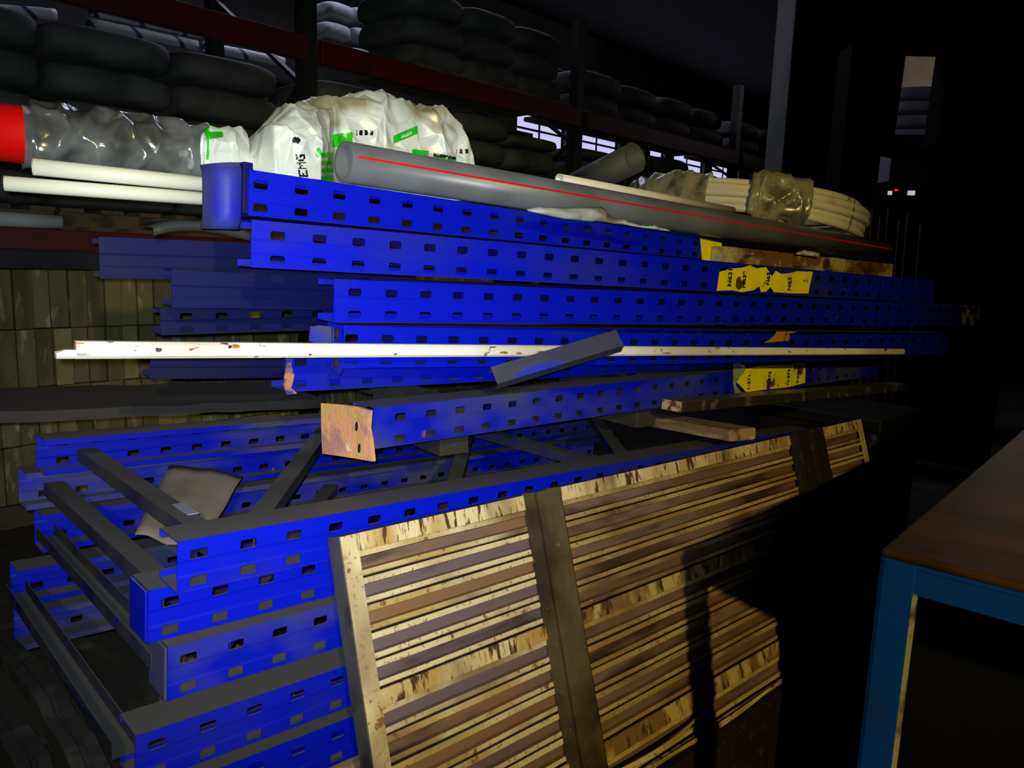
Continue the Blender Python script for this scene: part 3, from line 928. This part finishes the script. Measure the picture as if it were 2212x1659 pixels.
def scrap(name, pts, label, mat=bag_white, green=None):
    """crumpled flap of plastic: outline given left-to-right as (x, ytop, ybottom, v)"""
    vs, fs, mi = [], [], []
    K = 7
    N = 60
    for i in range(N + 1):
        s = i / N * (len(pts) - 1); k = min(int(s), len(pts) - 2); f = s - k
        x, yt, yb, v = [pts[k][q] + (pts[k + 1][q] - pts[k][q]) * f for q in range(4)]
        for j in range(K + 1):
            q = j / K
            p = PILE.at(x, yt + (yb - yt) * q, v + 0.012 * math.sin(q * 2.6))
            p = p + PILE.n * (0.010 * (1 - min(1, 2 * crease(p, 22))) - 0.004)
            vs.append(p)
    for i in range(N):
        for j in range(K):
            a = i * (K + 1) + j; fs.append((a, a + 1, a + K + 2, a + K + 1))
            cx = pts[0][0] + (pts[-1][0] - pts[0][0]) * i / N
            mi.append(1 if green and green[0] < cx < green[1] and j < 3 else 0)
    o = fix(mesh_obj(name, vs, fs, [mat, bag_green], smooth=True, mi=mi)); solid(o, 0.0008)
    return tag(o, label, 'bag')


scrap('bag_scrap', [(1138, 452, 456, 0.015), (1160, 447, 462, 0.012), (1220, 449, 474, 0.010), (1298, 447, 480, 0.010), (1312, 460, 482, 0.010), (1325, 473, 484, 0.010), (1345, 473, 486, 0.010), (1380, 487, 492, 0.010), (1410, 484, 496, 0.010), (1446, 498, 500, 0.010)], 'flat white scrap of plastic bag pinched under the grey pipe', green=(1385, 1408))
scrap('bag_scrap', [(1719, 545, 550, -0.10), (1736, 540, 552, -0.10), (1768, 546, 556, -0.10)], 'tiny white plastic scrap under the grey pipe above the rusty timber')

# rusted painted timber beyond the top bar
A = TOPB.at(1569, 532, 0.055); B = TOPB.at(1930, 571, 0.12)
Mb = frame_mat(A, B - A); L = (B - A).length
vs, fs = [], []
for i in range(31):
    s = i / 30
    for k, (y, z) in enumerate(((0, -0.046), (0, 0), (0.05, 0), (0.05, -0.046))):
        vs.append((s * L, y + 0.002 * noise.noise(V((s * 30, k, 0))), z + 0.003 * noise.noise(V((s * 24, k * 3, 1)))))
for i in range(30):
    for j in range(4):
        a, b = i * 4 + j, i * 4 + (j + 1) % 4; fs.append((a, b, b + 4, a + 4))
fs += [(0, 1, 2, 3), (123, 122, 121, 120)]
o = fix(mesh_obj('rusty_timber', vs, fs, rust_slab, M=Mb)); tag(o, 'rust-stained painted timber beam lying under the far end of the grey pipe', 'timber')

# coil of cream hose in torn film
cz = pix(1606, 466, 3.02)
Mc = Matrix.Translation(cz) @ (Matrix.Rotation(math.radians(-4), 4, V((1, 0, 0))) @ Matrix.Rotation(math.radians(5.5), 4, V((0, 1, 0))))
coil = empty('hose_coil', Mc); tag(coil, 'coil of cream plastic hose partly in torn olive film behind the grey pipe', 'hose coil')
RC, rt = 0.437, 0.0134
for lvl in range(5):
    vs, fs = [], []
    rad = RC + random.uniform(-.008, .006) - (0.02 if lvl == 4 else 0)
    for i in range(72):
        a = 2 * math.pi * i / 72
        for k in range(12):
            b = 2 * math.pi * k / 12
            q = rad + rt * math.cos(b)
            vs.append((q * math.cos(a), q * math.sin(a), (lvl - 2) * 0.0235 + rt * math.sin(b) + 0.003 * math.sin(a * 3 + lvl)))
    for i in range(72):
        for k in range(12):
            a0, a1 = i * 12 + k, i * 12 + (k + 1) % 12
            b0, b1_ = ((i + 1) % 72) * 12 + k, ((i + 1) % 72) * 12 + (k + 1) % 12
            fs.append((a0, a1, b1_, b0))
    fix(mesh_obj('hose_turn', vs, fs, cream_pvc, coil, smooth=True))
for (a0, a1, thick, sd) in ((140, 238, 0.060, 3), (256, 281, 0.064, 8)):
    vs, fs = [], []
    NA2, NB = 70, 36
    for i in range(NA2 + 1):
        a = math.radians(a0 + (a1 - a0) * i / NA2)
        for k in range(NB):
            b = 2 * math.pi * k / NB
            p0 = V(((RC) * math.cos(a), (RC) * math.sin(a), 0))
            rad_d = V((math.cos(a), math.sin(a), 0))
            pr = p0 + rad_d * (0.022 * math.cos(b)) + V((0, 0, (0.066) * math.sin(b)))
            e = 0.002 + 0.013 * (1 - min(1, crease(pr + V((sd, 0, 0)), 15) * 2.4)) + 0.004 * noise.noise(pr * 12)
            e *= 1.6 if (a1 - a0) < 40 else 1
            vs.append(pr + rad_d * e * math.cos(b) + V((0, 0, e * math.sin(b))))
    for i in range(NA2):
        for k in range(NB):
            a, b = i * NB + k, i * NB + (k + 1) % NB; fs.append((a, b, b + NB, a + NB))
    o = fix(mesh_obj('torn_film', vs, fs, film_olive, coil, smooth=True)); o['label'] = 'torn crumpled olive-grey film'
for ad in (-52, -25):
    vs, fs = [], []
    a = math.radians(ad); c = V((RC * math.cos(a), RC * math.sin(a), 0)); rd = V((math.cos(a), math.sin(a), 0))
    for k in range(16):
        b = 2 * math.pi * k / 16
        p = c + rd * 0.0165 * math.cos(b) + V((0, 0, 0.062 * math.sin(b)))
        for q in (-0.0015, 0.0015):
            vs.append(p + V((-math.sin(a), math.cos(a), 0)) * q)
    fs = [(2 * k, 2 * k + 1, (2 * k + 3) % 32, (2 * k + 2) % 32) for k in range(16)]
    solid(mesh_obj('tie_wire', vs, fs, side_m, coil), 0.001)
# board under the coil
p = PILE.at(1600, 515, -0.30)
tag(box('support_board', (-0.75, 0.55, -0.02, 0.80, cz.z - 0.135, cz.z - 0.105), darksheet, M=frame_mat(V((p.x, p.y, 0)), PILE.d), bev=0.002), 'dark board under the hose coil behind the grey pipe', 'board')

# ------------------------------------------------------------------ dark bar and plank right of the frames
A = FRM.at(1475, 868, -0.06); B = FRM.at(1960, 829, -0.06)
db = empty('steel_bar', frame_mat(A, B - A)); tag(db, 'dark chipped steel bar with pale cut end, below the taped upright', 'bar')
box('bar_body', (0, (B - A).length, 0, 0.065, -0.030, 0), dark_bar_m, db, bev=0.003)
box('pale_end', (-0.004, 0.003, 0.002, 0.063, -0.029, -0.001), pale_end, db, bev=0.001)
A = pix(1350, 884, 2.45); B = pix(1606, 926, 1.98)
o = box('wood_plank', (0, (B - A).length, -0.045, 0.045, -0.032, 0), plank_m, M=frame_mat(A, B - A), bev=0.005)
tag(o, 'weathered wooden plank end poking out over the frames under the dark bar', 'plank')

# ------------------------------------------------------------------ louvred panel leaning on the frames
pd, pn = azi(47)
TA = pix(735, 1160, 1.2)
TB = Plane(735, 1160, 1.2, 47).at(1860, 905)
px_ = (TB - TA).normalized(); lean = math.radians(18)
pe = (V((0, 0, -1)) * math.cos(lean) + pn * math.sin(lean)); pe = (pe - px_ * pe.dot(px_)).normalized()
Mp = Matrix((px_, (-pe).cross(px_), -pe)).transposed().to_4x4(); Mp.translation = TA
# local: x along, y into the panel (away from the viewer), z up; the front face is y=0, top z=0
PW, PH = (TB - TA).length, 0.600
pan = empty('louvred_panel', Mp); tag(pan, 'rusty cream louvred metal panel leaning on the blue frames', 'louvred panel')
sw = 0.030
o = box('stile', (0, sw, 0, 0.004, -PH, 0), cream_paint, pan, bev=0.001)
box('stile_side', (-0.002, 0.002, 0.001, 0.040, -PH, 0.001), side_m, pan, bev=0.0008)
box('stile', (PW - sw, PW, 0, 0.004, -PH, 0), cream_paint, pan, bev=0.001)
box('stile_side', (PW - 0.002, PW + 0.002, 0.001, 0.040, -PH, 0.001), side_m, pan, bev=0.0008)
posts = [(0.395, 0.475, post_m), (1.43, 1.60, post_dark)]
fields = [(sw, 0.400), (0.470, 1.435), (1.595, PW - sw)]
rails = [(0.0, 0.028), (0.245, 0.272), (0.500, 0.535), (0.588, PH)]
for (x0, x1) in fields:
    for (z0, z1) in rails:
        xa, xb = x0 - (0.004 if x0 == sw else 0), x1
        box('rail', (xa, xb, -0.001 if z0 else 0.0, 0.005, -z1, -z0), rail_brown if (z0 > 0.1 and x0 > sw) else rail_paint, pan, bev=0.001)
box('top_flange', (0, PW, 0.003, 0.040, -0.003, 0.0), side_m, pan, bev=0.0005)


def slat_mesh(L, seed, mats):
    """pressed slat: two raised lips with a recessed web between them, gently bent"""
    hgt = 0.0385
    pr = [(0.014, -0.001), (0.004, -0.001), (0.003, -0.002), (0.003, -0.0085), (0.011, -0.0105), (0.012, -0.0265), (0.003, -0.0285), (0.003, -0.0345), (0.005, -0.0360), (0.016, -0.0360)]
    vs, fs, mi = [], [], []
    N = max(6, int(L / 0.04))
    for i in range(N + 1):
        x = L * i / N
        for k, (y, z) in enumerate(pr):
            wv = 0.0012 * noise.noise(V((x * 6, k * .7, seed * 3.1))) if 3 < k < 6 else 0
            vs.append((x, y + wv, z + 0.0009 * noise.noise(V((x * 5, seed * 7.7, 0)))))
    n = len(pr)
    for i in range(N):
        for k in range(n - 1):
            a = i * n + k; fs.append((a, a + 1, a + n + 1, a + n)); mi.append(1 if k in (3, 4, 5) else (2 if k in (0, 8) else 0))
    me = bpy.data.meshes.new('slat'); me.from_pydata(vs, [], fs); me.update()
    for q in mats: me.materials.append(q)
    me.polygons.foreach_set('material_index', mi)
    return me


for fi, (x0, x1) in enumerate(fields):
    for ri in range(3):
        z0, z1 = rails[ri][1], rails[ri + 1][0]
        ns = 1 if ri == 2 else 5
        stp = (z1 - z0) / ns
        for k in range(ns):
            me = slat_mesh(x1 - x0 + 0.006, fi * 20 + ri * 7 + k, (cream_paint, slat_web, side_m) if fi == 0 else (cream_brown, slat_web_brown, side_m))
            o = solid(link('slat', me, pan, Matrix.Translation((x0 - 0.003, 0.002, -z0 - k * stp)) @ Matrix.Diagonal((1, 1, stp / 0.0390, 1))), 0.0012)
bw = box('backing', (0.004, PW - 0.004, 0.036, 0.038, -PH + .003, -0.004), post_dark, pan, bev=0)
for i, (x0, x1, pm) in enumerate(posts):
    bm = bmesh.new()
    pj = 0.034 if i == 0 else 0.03
    # U-shaped post: two side cheeks and a front web, open on the right
    if i == 0:
        box_bm(bm, x0, x1 - 0.012, -pj, -pj + 0.004, -PH, 0.004, bev=0.001)
        box_bm(bm, x0, x0 + 0.004, -pj, 0.006, -PH, 0.004, bev=0.001)
        box_bm(bm, x1 - 0.016, x1 - 0.012, -pj, 0.006, -PH, 0.004, bev=0.001)
    else:
        box_bm(bm, x0, x0 + 0.045, -pj, -pj + 0.004, -PH, 0.004, bev=0.001)
        box_bm(bm, x0 + 0.041, x0 + 0.045, -pj, 0.006, -PH, 0.004, bev=0.001)
        box_bm(bm, x0, x0 + 0.004, -pj, 0.006, -PH, 0.004, bev=0.001)
        box_bm(bm, x1 - 0.05, x1, -pj * .6, -pj * .6 + 0.004, -PH, 0.004, bev=0.001)
        box_bm(bm, x1 - 0.05, x1 - 0.046, -pj * .6, 0.006, -PH, 0.004, bev=0.001)
        box_bm(bm, x0 + 0.045, x1 - 0.05, -0.004, 0.004, -PH, 0.002, bev=0.001)
    bm_obj('post', bm, pm, pan)
for (x0, x1, z, bend) in ((0.475, 0.80, -0.553, 0.020), (0.62, 1.13, -0.588, 0.006)):
    vs, fs = [], []
    for i in range(17):
        s = i / 16; x = x0 + (x1 - x0) * s
        y = -0.004 - bend * math.sin(math.pi * min(1, s * 1.1)) ** 0.7
        for (dy, dz) in ((0, 0), (-0.003, -0.010 * math.sin(math.pi * max(.08, min(.95, s)))), (0.004, -0.010)):
            vs.append((x, y + dy, z + dz))
    for i in range(16):
        for j in range(2):
            a = i * 3 + j; fs.append((a, a + 1, a + 4, a + 3))
    solid(fix(mesh_obj('bent_lip', vs, fs, cream_paint, pan)), 0.001)

# dark steel sill the panel stands on
sb0 = Mp @ V((0, 0.0, -PH)); sb1 = Mp @ V((PW, 0.0, -PH))
o = box('floor_sill', (0.02, PW - 0.02, -0.005, 0.06, 0.0, min(sb0.z, sb1.z) - 0.002), post_dark, M=frame_mat(V((sb0.x, sb0.y, 0)), V((sb1.x - sb0.x, sb1.y - sb0.y, 0))), bev=0.003)
tag(o, 'low dark steel sill under the louvred panel', 'sill')

# ------------------------------------------------------------------ blue steel table with brown worktop
ta, tb = azi(41)
TC = pix(1905, 1184, 1.0)
Mt = Matrix((tb, ta, V((0, 0, 1)))).transposed().to_4x4(); Mt.translation = V((TC.x, TC.y, 0))
H_ = TC.z; TWX, TLY = 0.75, 1.70
tbl = empty('work_table', Mt); tag(tbl, 'blue steel work table with worn brown top at right', 'table')
box('table_top', (0.0, TWX, 0.0, TLY, H_ - 0.012, H_), table_top_m, tbl, bev=0.004)
rh = 0.040
box('front_rail', (0.001, TWX - .001, 0.003, 0.009, H_ - 0.012 - rh, H_ - 0.012), table_blue, tbl, bev=0.001)
box('front_rail_lip', (0.001, TWX - .001, 0.001, 0.006, H_ - 0.018, H_ - 0.0125), table_blue, tbl, bev=0.001)
box('side_rail', (0.003, 0.009, 0.009, TLY, H_ - 0.012 - rh, H_ - 0.012), table_blue, tbl, bev=0.001)
box('side_rail', (TWX - 0.009, TWX - 0.003, 0.009, TLY, H_ - 0.012 - rh, H_ - 0.012), table_blue, tbl, bev=0.001)
for (lx, ly, fx, fy) in ((0, 0, 1, 1), (TWX, 0, -1, 1), (0, TLY, 1, -1), (TWX, TLY, -1, -1)):
    lg = bmesh.new()
    wdt = 0.042
    xs_ = sorted((lx, lx + fx * wdt)); ys_ = sorted((ly, ly + fy * 0.085))
    box_bm(lg, xs_[0], xs_[1], *sorted((ly, ly + fy * 0.006)), 0, H_ - 0.013, bev=0.001)
    box_bm(lg, *sorted((lx, lx + fx * 0.006)), ys_[0], ys_[1], 0, H_ - 0.013, bev=0.001)
    L_ = bm_obj('leg', lg, table_blue, tbl)
    box('lit_edge_strip', (min(lx + fx * wdt, lx + fx * (wdt + .004)), max(lx + fx * wdt, lx + fx * (wdt + .004)), *sorted((ly, ly + fy * 0.012)), 0, H_ - 0.05), table_lit_edge, L_, bev=0)  # beige strip paints light along the leg's inner edge

# black box added under the table to cast shadow on the panel
bx = empty('added_shadow_box', Mt @ Matrix.Translation((-0.055, 0.42, 0))); tag(bx, 'black box added under the blue work table to shade the panel', 'box')
box('added_shadow_box_body', (0, 0.55, 0, 0.55, 0, 0.70), black_m, bx, bev=0.008)
box('added_shadow_box_lid', (-0.006, 0.556, -0.006, 0.556, 0.70, 0.74), black_m, bx, bev=0.006)

# dark crate behind the panel at right
p = FRM.at(1890, 1010, -0.10)
cr = empty('dark_crate', frame_mat(V((p.x, p.y, 0)), FRM.d)); tag(cr, 'dark plastic crate standing beyond the louvred panel', 'crate')
zc = FRM.at(1960, 893, -0.1).z
crate_m = M_('dark_plastic', (0.010, 0.010, 0.008), rough=0.5, dust=(0.014, 0.014, 0.012))
box('crate_body', (0.0, 0.48, 0, 0.55, 0, zc - 0.05), crate_m, cr, bev=0.03)
box('crate_rim', (-0.012, 0.492, -0.012, 0.562, zc - 0.05, zc), crate_m, cr, bev=0.008)


# ------------------------------------------------------------------ store rack behind
def post(name, u, v, z1, parent, mat=rack_dark, w_=0.085):
    bm = bmesh.new()
    box_bm(bm, 0, w_, 0, 0.004, 0, z1); box_bm(bm, 0, 0.004, 0, 0.07, 0, z1); box_bm(bm, w_ - .004, w_, 0, 0.07, 0, z1)
    return bm_obj(name, bm, mat, parent, Matrix.Translation((u, -v, 0)))


def u_at(x, v=0.0, y=300):
    p = RACK.at(x, y, v); q = p - RK(0, 0, 0); return q.dot(RACK.d)


rk = empty('pallet_rack', rkM(0, 0, 0)); tag(rk, 'dark pallet rack with red cross-members behind the pile', 'rack')
UP = [u_at(655) - 2.36, u_at(655), u_at(1242), u_at(1590), u_at(1590) + 2.45]
z_beam = RACK.at(670, 136).z
z_low = RACK.at(100, 540).z
RD = 1.0
for i, u in enumerate(UP):
    post('upright', u, 0, 2.95, rk)
    post('upright', u, -RD, 2.95, rk)
    for k in range(2):
        z0, z1 = z_low + 0.3 + k * 0.6, z_low + 0.3 + (k + 1) * 0.6
        A = V((u + .04, 0.05, z0 if k % 2 else z1)); B = V((u + .04, RD, z1 if k % 2 else z0))
        channel('brace', A, B, 0.03, 0.02, rack_dark, rk)
for i in range(len(UP) - 1):
    for zz, hh in ((z_low, 0.085), (z_beam, 0.115)):
        for v in ((0.0, -RD) if zz == z_low else (0.0,)):
            box('crossbeam', (UP[i] + 0.085, UP[i + 1], -v - 0.045 if v == 0 else -v + 0.07, -v if v == 0 else -v + 0.115, zz, zz + hh), rack_red, rk, bev=0.003)
# pallets
G_P = 'pallets on the store rack'
pal_spots = []
for i in range(len(UP) - 1):
    w_ = UP[i + 1] - UP[i] - 0.2
    for k in range(2):
        pal_spots.append((UP[i] + 0.13 + k * w_ / 2, w_ / 2 - 0.02, z_low + 0.085, i, k))


def make_pallet(w_):
    root = empty('pallet', Matrix.Identity(4))
    for y in (0.02, 0.46, 0.90):
        box('bearer', (0, w_, y, y + 0.08, 0.018, 0.075), pallet_m, root, bev=0)
    for k in range(7):
        box('deck_board', (k * (w_ - .09) / 6, k * (w_ - .09) / 6 + 0.09, 0, 1.0, 0.075, 0.093), pallet_m, root, bev=0)
    for y in (0.02, 0.46, 0.90):
        box('base_board', (0, w_, y, y + 0.09, 0.0, 0.018), pallet_m, root, bev=0)
    return root


ONES = ['', 'first', 'second', 'third', 'fourth', 'fifth', 'sixth', 'seventh', 'eighth', 'ninth', 'tenth', 'eleventh', 'twelfth', 'thirteenth', 'fourteenth', 'fifteenth', 'sixteenth', 'seventeenth', 'eighteenth', 'nineteenth']
TENS = {2: 'twent', 3: 'thirt', 4: 'fort', 5: 'fift', 6: 'sixt', 7: 'sevent', 8: 'eight'}


def nth(k):
    if k < 20: return ONES[k]
    t_, o_ = divmod(k, 10)
    return TENS[t_] + ('ieth' if not o_ else 'y-' + ONES[o_])


ORD = ['first', 'second', 'third', 'fourth', 'fifth', 'sixth', 'seventh', 'eighth']
for n_, (u, w_, z, i, k) in enumerate(pal_spots):
    pr_ = make_pallet(w_); pr_.matrix_world = rkM(u, -0.01, z)
    tag(pr_, 'dark wooden pallet under the grey sacks, %s from the left along the rack' % ORD[n_], 'pallet', G_P)


def sack_mesh(name, L, W, Hh, seed, mat):
    bm = bmesh.new()
    bmesh.ops.create_grid(bm, x_segments=1, y_segments=1, size=0.5)
    bm.clear()
    NU, NVv = 22, 16
    vs, fs = [], []
    for i in range(NU + 1):
        th = math.pi * i / NU
        for k in range(NVv):
            ph = 2 * math.pi * k / NVv
            sx = math.cos(th); r0 = max(0.0, math.sin(th)) ** 0.22
            cy, cz_ = math.cos(ph), math.sin(ph)
            y = math.copysign(abs(cy) ** 0.4, cy) * r0; z = math.copysign(abs(cz_) ** 0.5, cz_) * r0
            x = math.copysign(abs(sx) ** 0.75, sx)
            p = V((x * L / 2, y * W / 2, z * Hh / 2))
            p *= 0.985 + 0.022 * noise.noise(V((x * 3 + seed * 5, y * 3, z * 3)))
            vs.append((p.x + L / 2, p.y + W / 2, p.z + Hh / 2))
    for i in range(NU):
        for k in range(NVv):
            a, b = i * NVv + k, i * NVv + (k + 1) % NVv
            fs.append((a, b, b + NVv, a + NVv))
    bm.free()
    me = bpy.data.meshes.new(name); me.from_pydata(vs, [], fs); me.update(); me.materials.append(mat)
    me.polygons.foreach_set('use_smooth', [True] * len(fs))
    bm = bmesh.new(); bm.from_mesh(me); bmesh.ops.remove_doubles(bm, verts=bm.verts, dist=1e-5); bmesh.ops.recalc_face_normals(bm, faces=bm.faces); bm.to_mesh(me); bm.free()
    return me


SH = 0.157
sacks = [sack_mesh('sack', 0.56, 0.62, SH - 0.004, s, sack_m) for s in range(4)]
BAY = ['leftmost bay', 'bay behind the carrier bag', 'bay right of the bag', 'bay beside the grey column']
TIER = ['bottom', 'second', 'middle', 'fourth', 'top']


def sack_row(u0, u1, z, v, n, tiers, bayname, group, meshes=sacks, skip=()):
    st_ = (u1 - u0) / n
    for t_ in range(tiers):
        for k in range(n):
            thin = 0.52 if (t_, k) in skip else 1.0
            me = random.choice(meshes)
            o = link('sack', me, None, rkM(u0 + k * st_ + random.uniform(-.002, .002), v + random.uniform(-.02, .02), z + t_ * SH) @ Matrix.Diagonal((st_ * .985 / 0.56, 1, thin, 1)))
            tag(o, ('half-full ' if thin < 1 else '') + 'grey sack, %s tier, %s from left, %s' % (TIER[t_], ORD[k], bayname), 'sack', group)


zs0 = z_low + 0.085 + 0.094
for i in range(4):
    sack_row(UP[i] + 0.12, UP[i + 1] - 0.05, zs0, -0.05, 4, 5 if i < 3 else 4, 'lower level, ' + BAY[i], 'grey sacks on the lower rack level', skip=(((4, 3),) if i == 1 else ((4, 0), (4, 1), (4, 3)) if i == 2 else ()))
zu = z_beam + 0.115
for i in (1, 2, 3):
    u0 = UP[i] + (0.75 if i == 1 else 0.12)
    tag(box('deck_board', (0, UP[i + 1] - 0.05 - u0, 0.0, 0.62, 0, 0.03), pallet_m, M=rkM(u0, 0, zu), bev=0), 'dark deck board, upper level, ' + BAY[i], 'board')
    sack_row(u0, UP[i + 1] - 0.05, zu + 0.03, -0.05, 3 if i == 1 else 4, 3 if i == 1 else 2, 'upper level, ' + BAY[i], 'grey sacks on the upper rack level')

o = pipe('white_roll', RK(u_at(-60, 0.02, 495), 0.02, z_low + 0.085 + 0.031), RK(u_at(132, 0.02, 495), 0.02, z_low + 0.085 + 0.031), 0.030, sack_pale, ri=0.018, seg=24)
tag(o, 'pale roll lying on the lower red cross-member at the left edge', 'roll')

# wall of yellowed cartons under the lower level
cw, chh = 0.075, 0.262
meC = None
bm = bmesh.new(); box_bm(bm, 0, cw - 0.003, 0, 0.45, 0, chh - 0.004, bev=0.003)
meC = bpy.data.meshes.new('carton'); bm.to_mesh(meC); bm.free(); meC.materials.append(carton_m)
ncol = int((u_at(1300) - (UP[0] + 0.1)) / cw)
nrow = int((z_low - 0.12) / chh)
tag(box('carton_plinth', (0, ncol * cw, 0, 0.5, 0, 0.10), pallet_m, M=rkM(UP[0] + 0.1, -0.22, 0), bev=0), 'low dark plinth under the yellowed cartons', 'plinth')
for r_ in range(nrow):
    for c in range(ncol):
        o = link('carton', meC, None, rkM(UP[0] + 0.1 + c * cw, -0.25 + random.uniform(-.02, .02), 0.10 + r_ * chh))
        tag(o, 'narrow yellowed carton behind the frames, %s row from the floor, %s from the left' % (nth(r_ + 1), nth(c + 1)), 'carton', 'narrow cartons in row %d behind the frames' % (r_ + 1))

# white sleeved tubes with blue bands in the row behind, lit by the added aisle lamp
sacks_far = [sack_mesh('sack', 0.30, 0.5, 0.15, s + 30, sack_pale) for s in range(2)]
GT = 'white sleeved tubes in the row behind'
tz = RK(0, -2.6, 0)
for k, (x0, y0, x1, y1, lab) in enumerate(((-60, 18, 120, 32, 'white sleeved tube with blue bands at the top left corner'), (190, 50, 425, 98, 'white sleeved tube with blue bands below the red cross-member at left'), (195, 22, 430, 72, 'dim white sleeved tube above the banded one at left'), (440, 100, 612, 134, 'white sleeved tube with blue bands and crumpled end by the rack post'))):
    A = RACK.at(x0, y0, -2.6); B = RACK.at(x1, y1, -2.6)
    o = pipe('sleeved_tube', A, B, 0.040, banded, seg=24, nl=12, wob=0.006)
    tag(o, lab, 'tube', GT)
for t_ in range(3):
    for k in range(2):
        a_ = RACK.at(700 + 62 * k + 6 * t_, 120 - 44 * t_ + 12 * k, -2.6)
        o = link('sack', random.choice(sacks_far), None, frame_mat(a_, RACK.d))
        tag(o, 'pale sack in the row behind, %s tier, %s one right of the post' % (TIER[t_], ORD[k]), 'sack', 'pale sacks in the row behind')
us = u_at(-60, -2.6, 20) - .3
sh_ = empty('tube_shelf', rkM(us, -2.45, 0)); tag(sh_, 'dark shelf stand carrying the sleeved tubes in the row behind', 'shelf')
zsh = min(RACK.at(190, 50, -2.6).z, RACK.at(612, 134, -2.6).z) - 0.13
box('shelf_board', (0, 5.6, 0, 0.5, zsh - 0.03, zsh), rack_dark, sh_, bev=0)
for x in (0.0, 2.6, 5.54):
    for y in (0, 0.44):
        box('leg', (x, x + .06, y, y + .06, 0, zsh - .03), rack_dark, sh_, bev=0)

# grey column
p = RACK.at(1683, 420, -0.2)
c0 = pix(1683, 420, 6.2); c1 = pix(1803, 430, 6.2)
o = box('column', (0, (c1 - c0).length, 0, 0.45, 0, 6.0), col_m, M=frame_mat(V((c0.x, c0.y, 0)), V((1, 0, 0))), bev=0.01); o.name = 'column_1'; o['kind'] = 'structure'

# tall black portal at right with the far hall behind it
q0 = pix(1822, 300, 5.0); q1 = pix(2230, 300, 5.0)
pt = empty('machine_portal', frame_mat(V((q0.x, q0.y, 0)), V((1, 0, 0)))); tag(pt, 'tall black machine portal framing a lit far bay at right', 'machine')


def lx(x, y=300): return (pix(x, y, 5.0) - q0).x


def lz(x, y): return pix(x, y, 5.0).z


zA, zB = lz(1990, 300), lz(1990, 330)
vs = [(lx(1822), lz(1822, 0) + .5), (lx(1955, 60), lz(1955, 0) + .5), (lx(1932, 292), lz(1932, 292)), (lx(1945, 306), lz(1945, 306)), (lx(2000, 322), lz(2000, 322)), (lx(2032, 300), lz(2032, 300)), (lx(2052, 100), lz(2052, 0) + .5), (lx(2230), lz(2230, 0) + .5), (lx(2230, 330), 0.0), (lx(2045, 345), 0.0), (lx(2040, 345), lz(2040, 345)), (lx(1925, 325), lz(1925, 325)), (lx(1905, 330), lz(1905, 330)), (lx(1900, 330), 0.0), (lx(1822), 0)]
V2 = [V((x, 0, z)) for x, z in vs]
n = len(V2)
bm = bmesh.new()
f0 = bm.faces.new([bm.verts.new(v) for v in V2])
r = bmesh.ops.extrude_face_region(bm, geom=[f0])
for g in r['geom']:
    if isinstance(g, bmesh.types.BMVert): g.co.y += 0.22
bmesh.ops.recalc_face_normals(bm, faces=bm.faces)
bm_obj('portal_frame', bm, black_m, pt)
box('portal_crown', (lx(1822), lx(2230), 0.0, 0.22, lz(1990, 110), lz(1990, 110) + 1.2), black_m, pt, bev=0)
# far bay behind portal
o = box('wall_far', (0, 12, 0, 0.2, 0, 6), beige_wall, M=frame_mat(V((4.6, 13.5, 0)), V((1, -0.12, 0))), bev=0); o['kind'] = 'structure'
fs_m = [sack_mesh('sack', 0.58, 0.6, 0.165, s + 9, sack_pale) for s in range(3)]
s0 = pix(1925, 305, 9.6)
for t_ in range(4):
    for k in range(3):
        o = link('sack', random.choice(fs_m), None, frame_mat(V((s0.x + k * 0.60, s0.y - k * .12, s0.z + 0.004 + t_ * 0.168)), V((1, -0.2, 0))))
        tag(o, 'pale sack in the lit far bay, %s tier, %s from the left' % (TIER[t_], ORD[k]), 'sack', 'pale sacks in the far bay')
tag(box('sack_platform', (-0.1, 2.1, -0.5, 0.9, 0, s0.z - 0.0), rack_dark, M=frame_mat(V((s0.x, s0.y, 0)), V((1, -0.2, 0))), bev=0.01), 'dark platform carrying the pale sacks in the far bay', 'platform')
# hanging dark beam above the far bay
# small pilot lamps on the machine far right
pb = pix(1905, 445, 4.8)
mc = empty('control_box', frame_mat(V((pb.x, pb.y, 0)), V((1, 0, 0)))); tag(mc, 'dark control cabinet with small pilot lamps right of the hose coil', 'cabinet')
zc0 = pix(1905, 445, 4.8).z; zc1 = pix(1905, 400, 4.8).z
box('cabinet_body', (0, 0.32, 0, 0.18, 0, zc1 + 0.02), black_m, mc, bev=0.005)
for (x, y, ma, w_, h_) in ((1934, 411, led_red, .010, .006), (1921, 417, led_white, .012, .012), (1967, 417, led_white, .022, .014)):
    q = pix(x, y, 4.79)
    box('pilot_lamp', (q.x - pb.x - w_, q.x - pb.x + w_, -0.012, 0.001, q.z - h_, q.z + h_), ma, mc, bev=0.003)

# rusty rods standing right of the hose coil
rod_m = M_('rusty_rod', (0.07, 0.028, 0.016), [((0.03, 0.015, 0.01), 9, 0.5, 0.65)], rough=0.8)
for k, (x, yt) in enumerate(((1868, 470), (1886, 452), (1903, 470), (1921, 446), (1944, 474), (1962, 462), (1990, 486))):
    T = pix(x, yt, 3.7); Bt = V((T.x, T.y - 0.10, 0.0))
    o = pipe('rusty_rod', Bt, T, 0.008, rod_m, seg=10)
    tag(o, 'thin rusty rod standing beyond the pile, %s from the left in its row' % nth(k + 1), 'rod', 'rusty rods standing right of the coil')
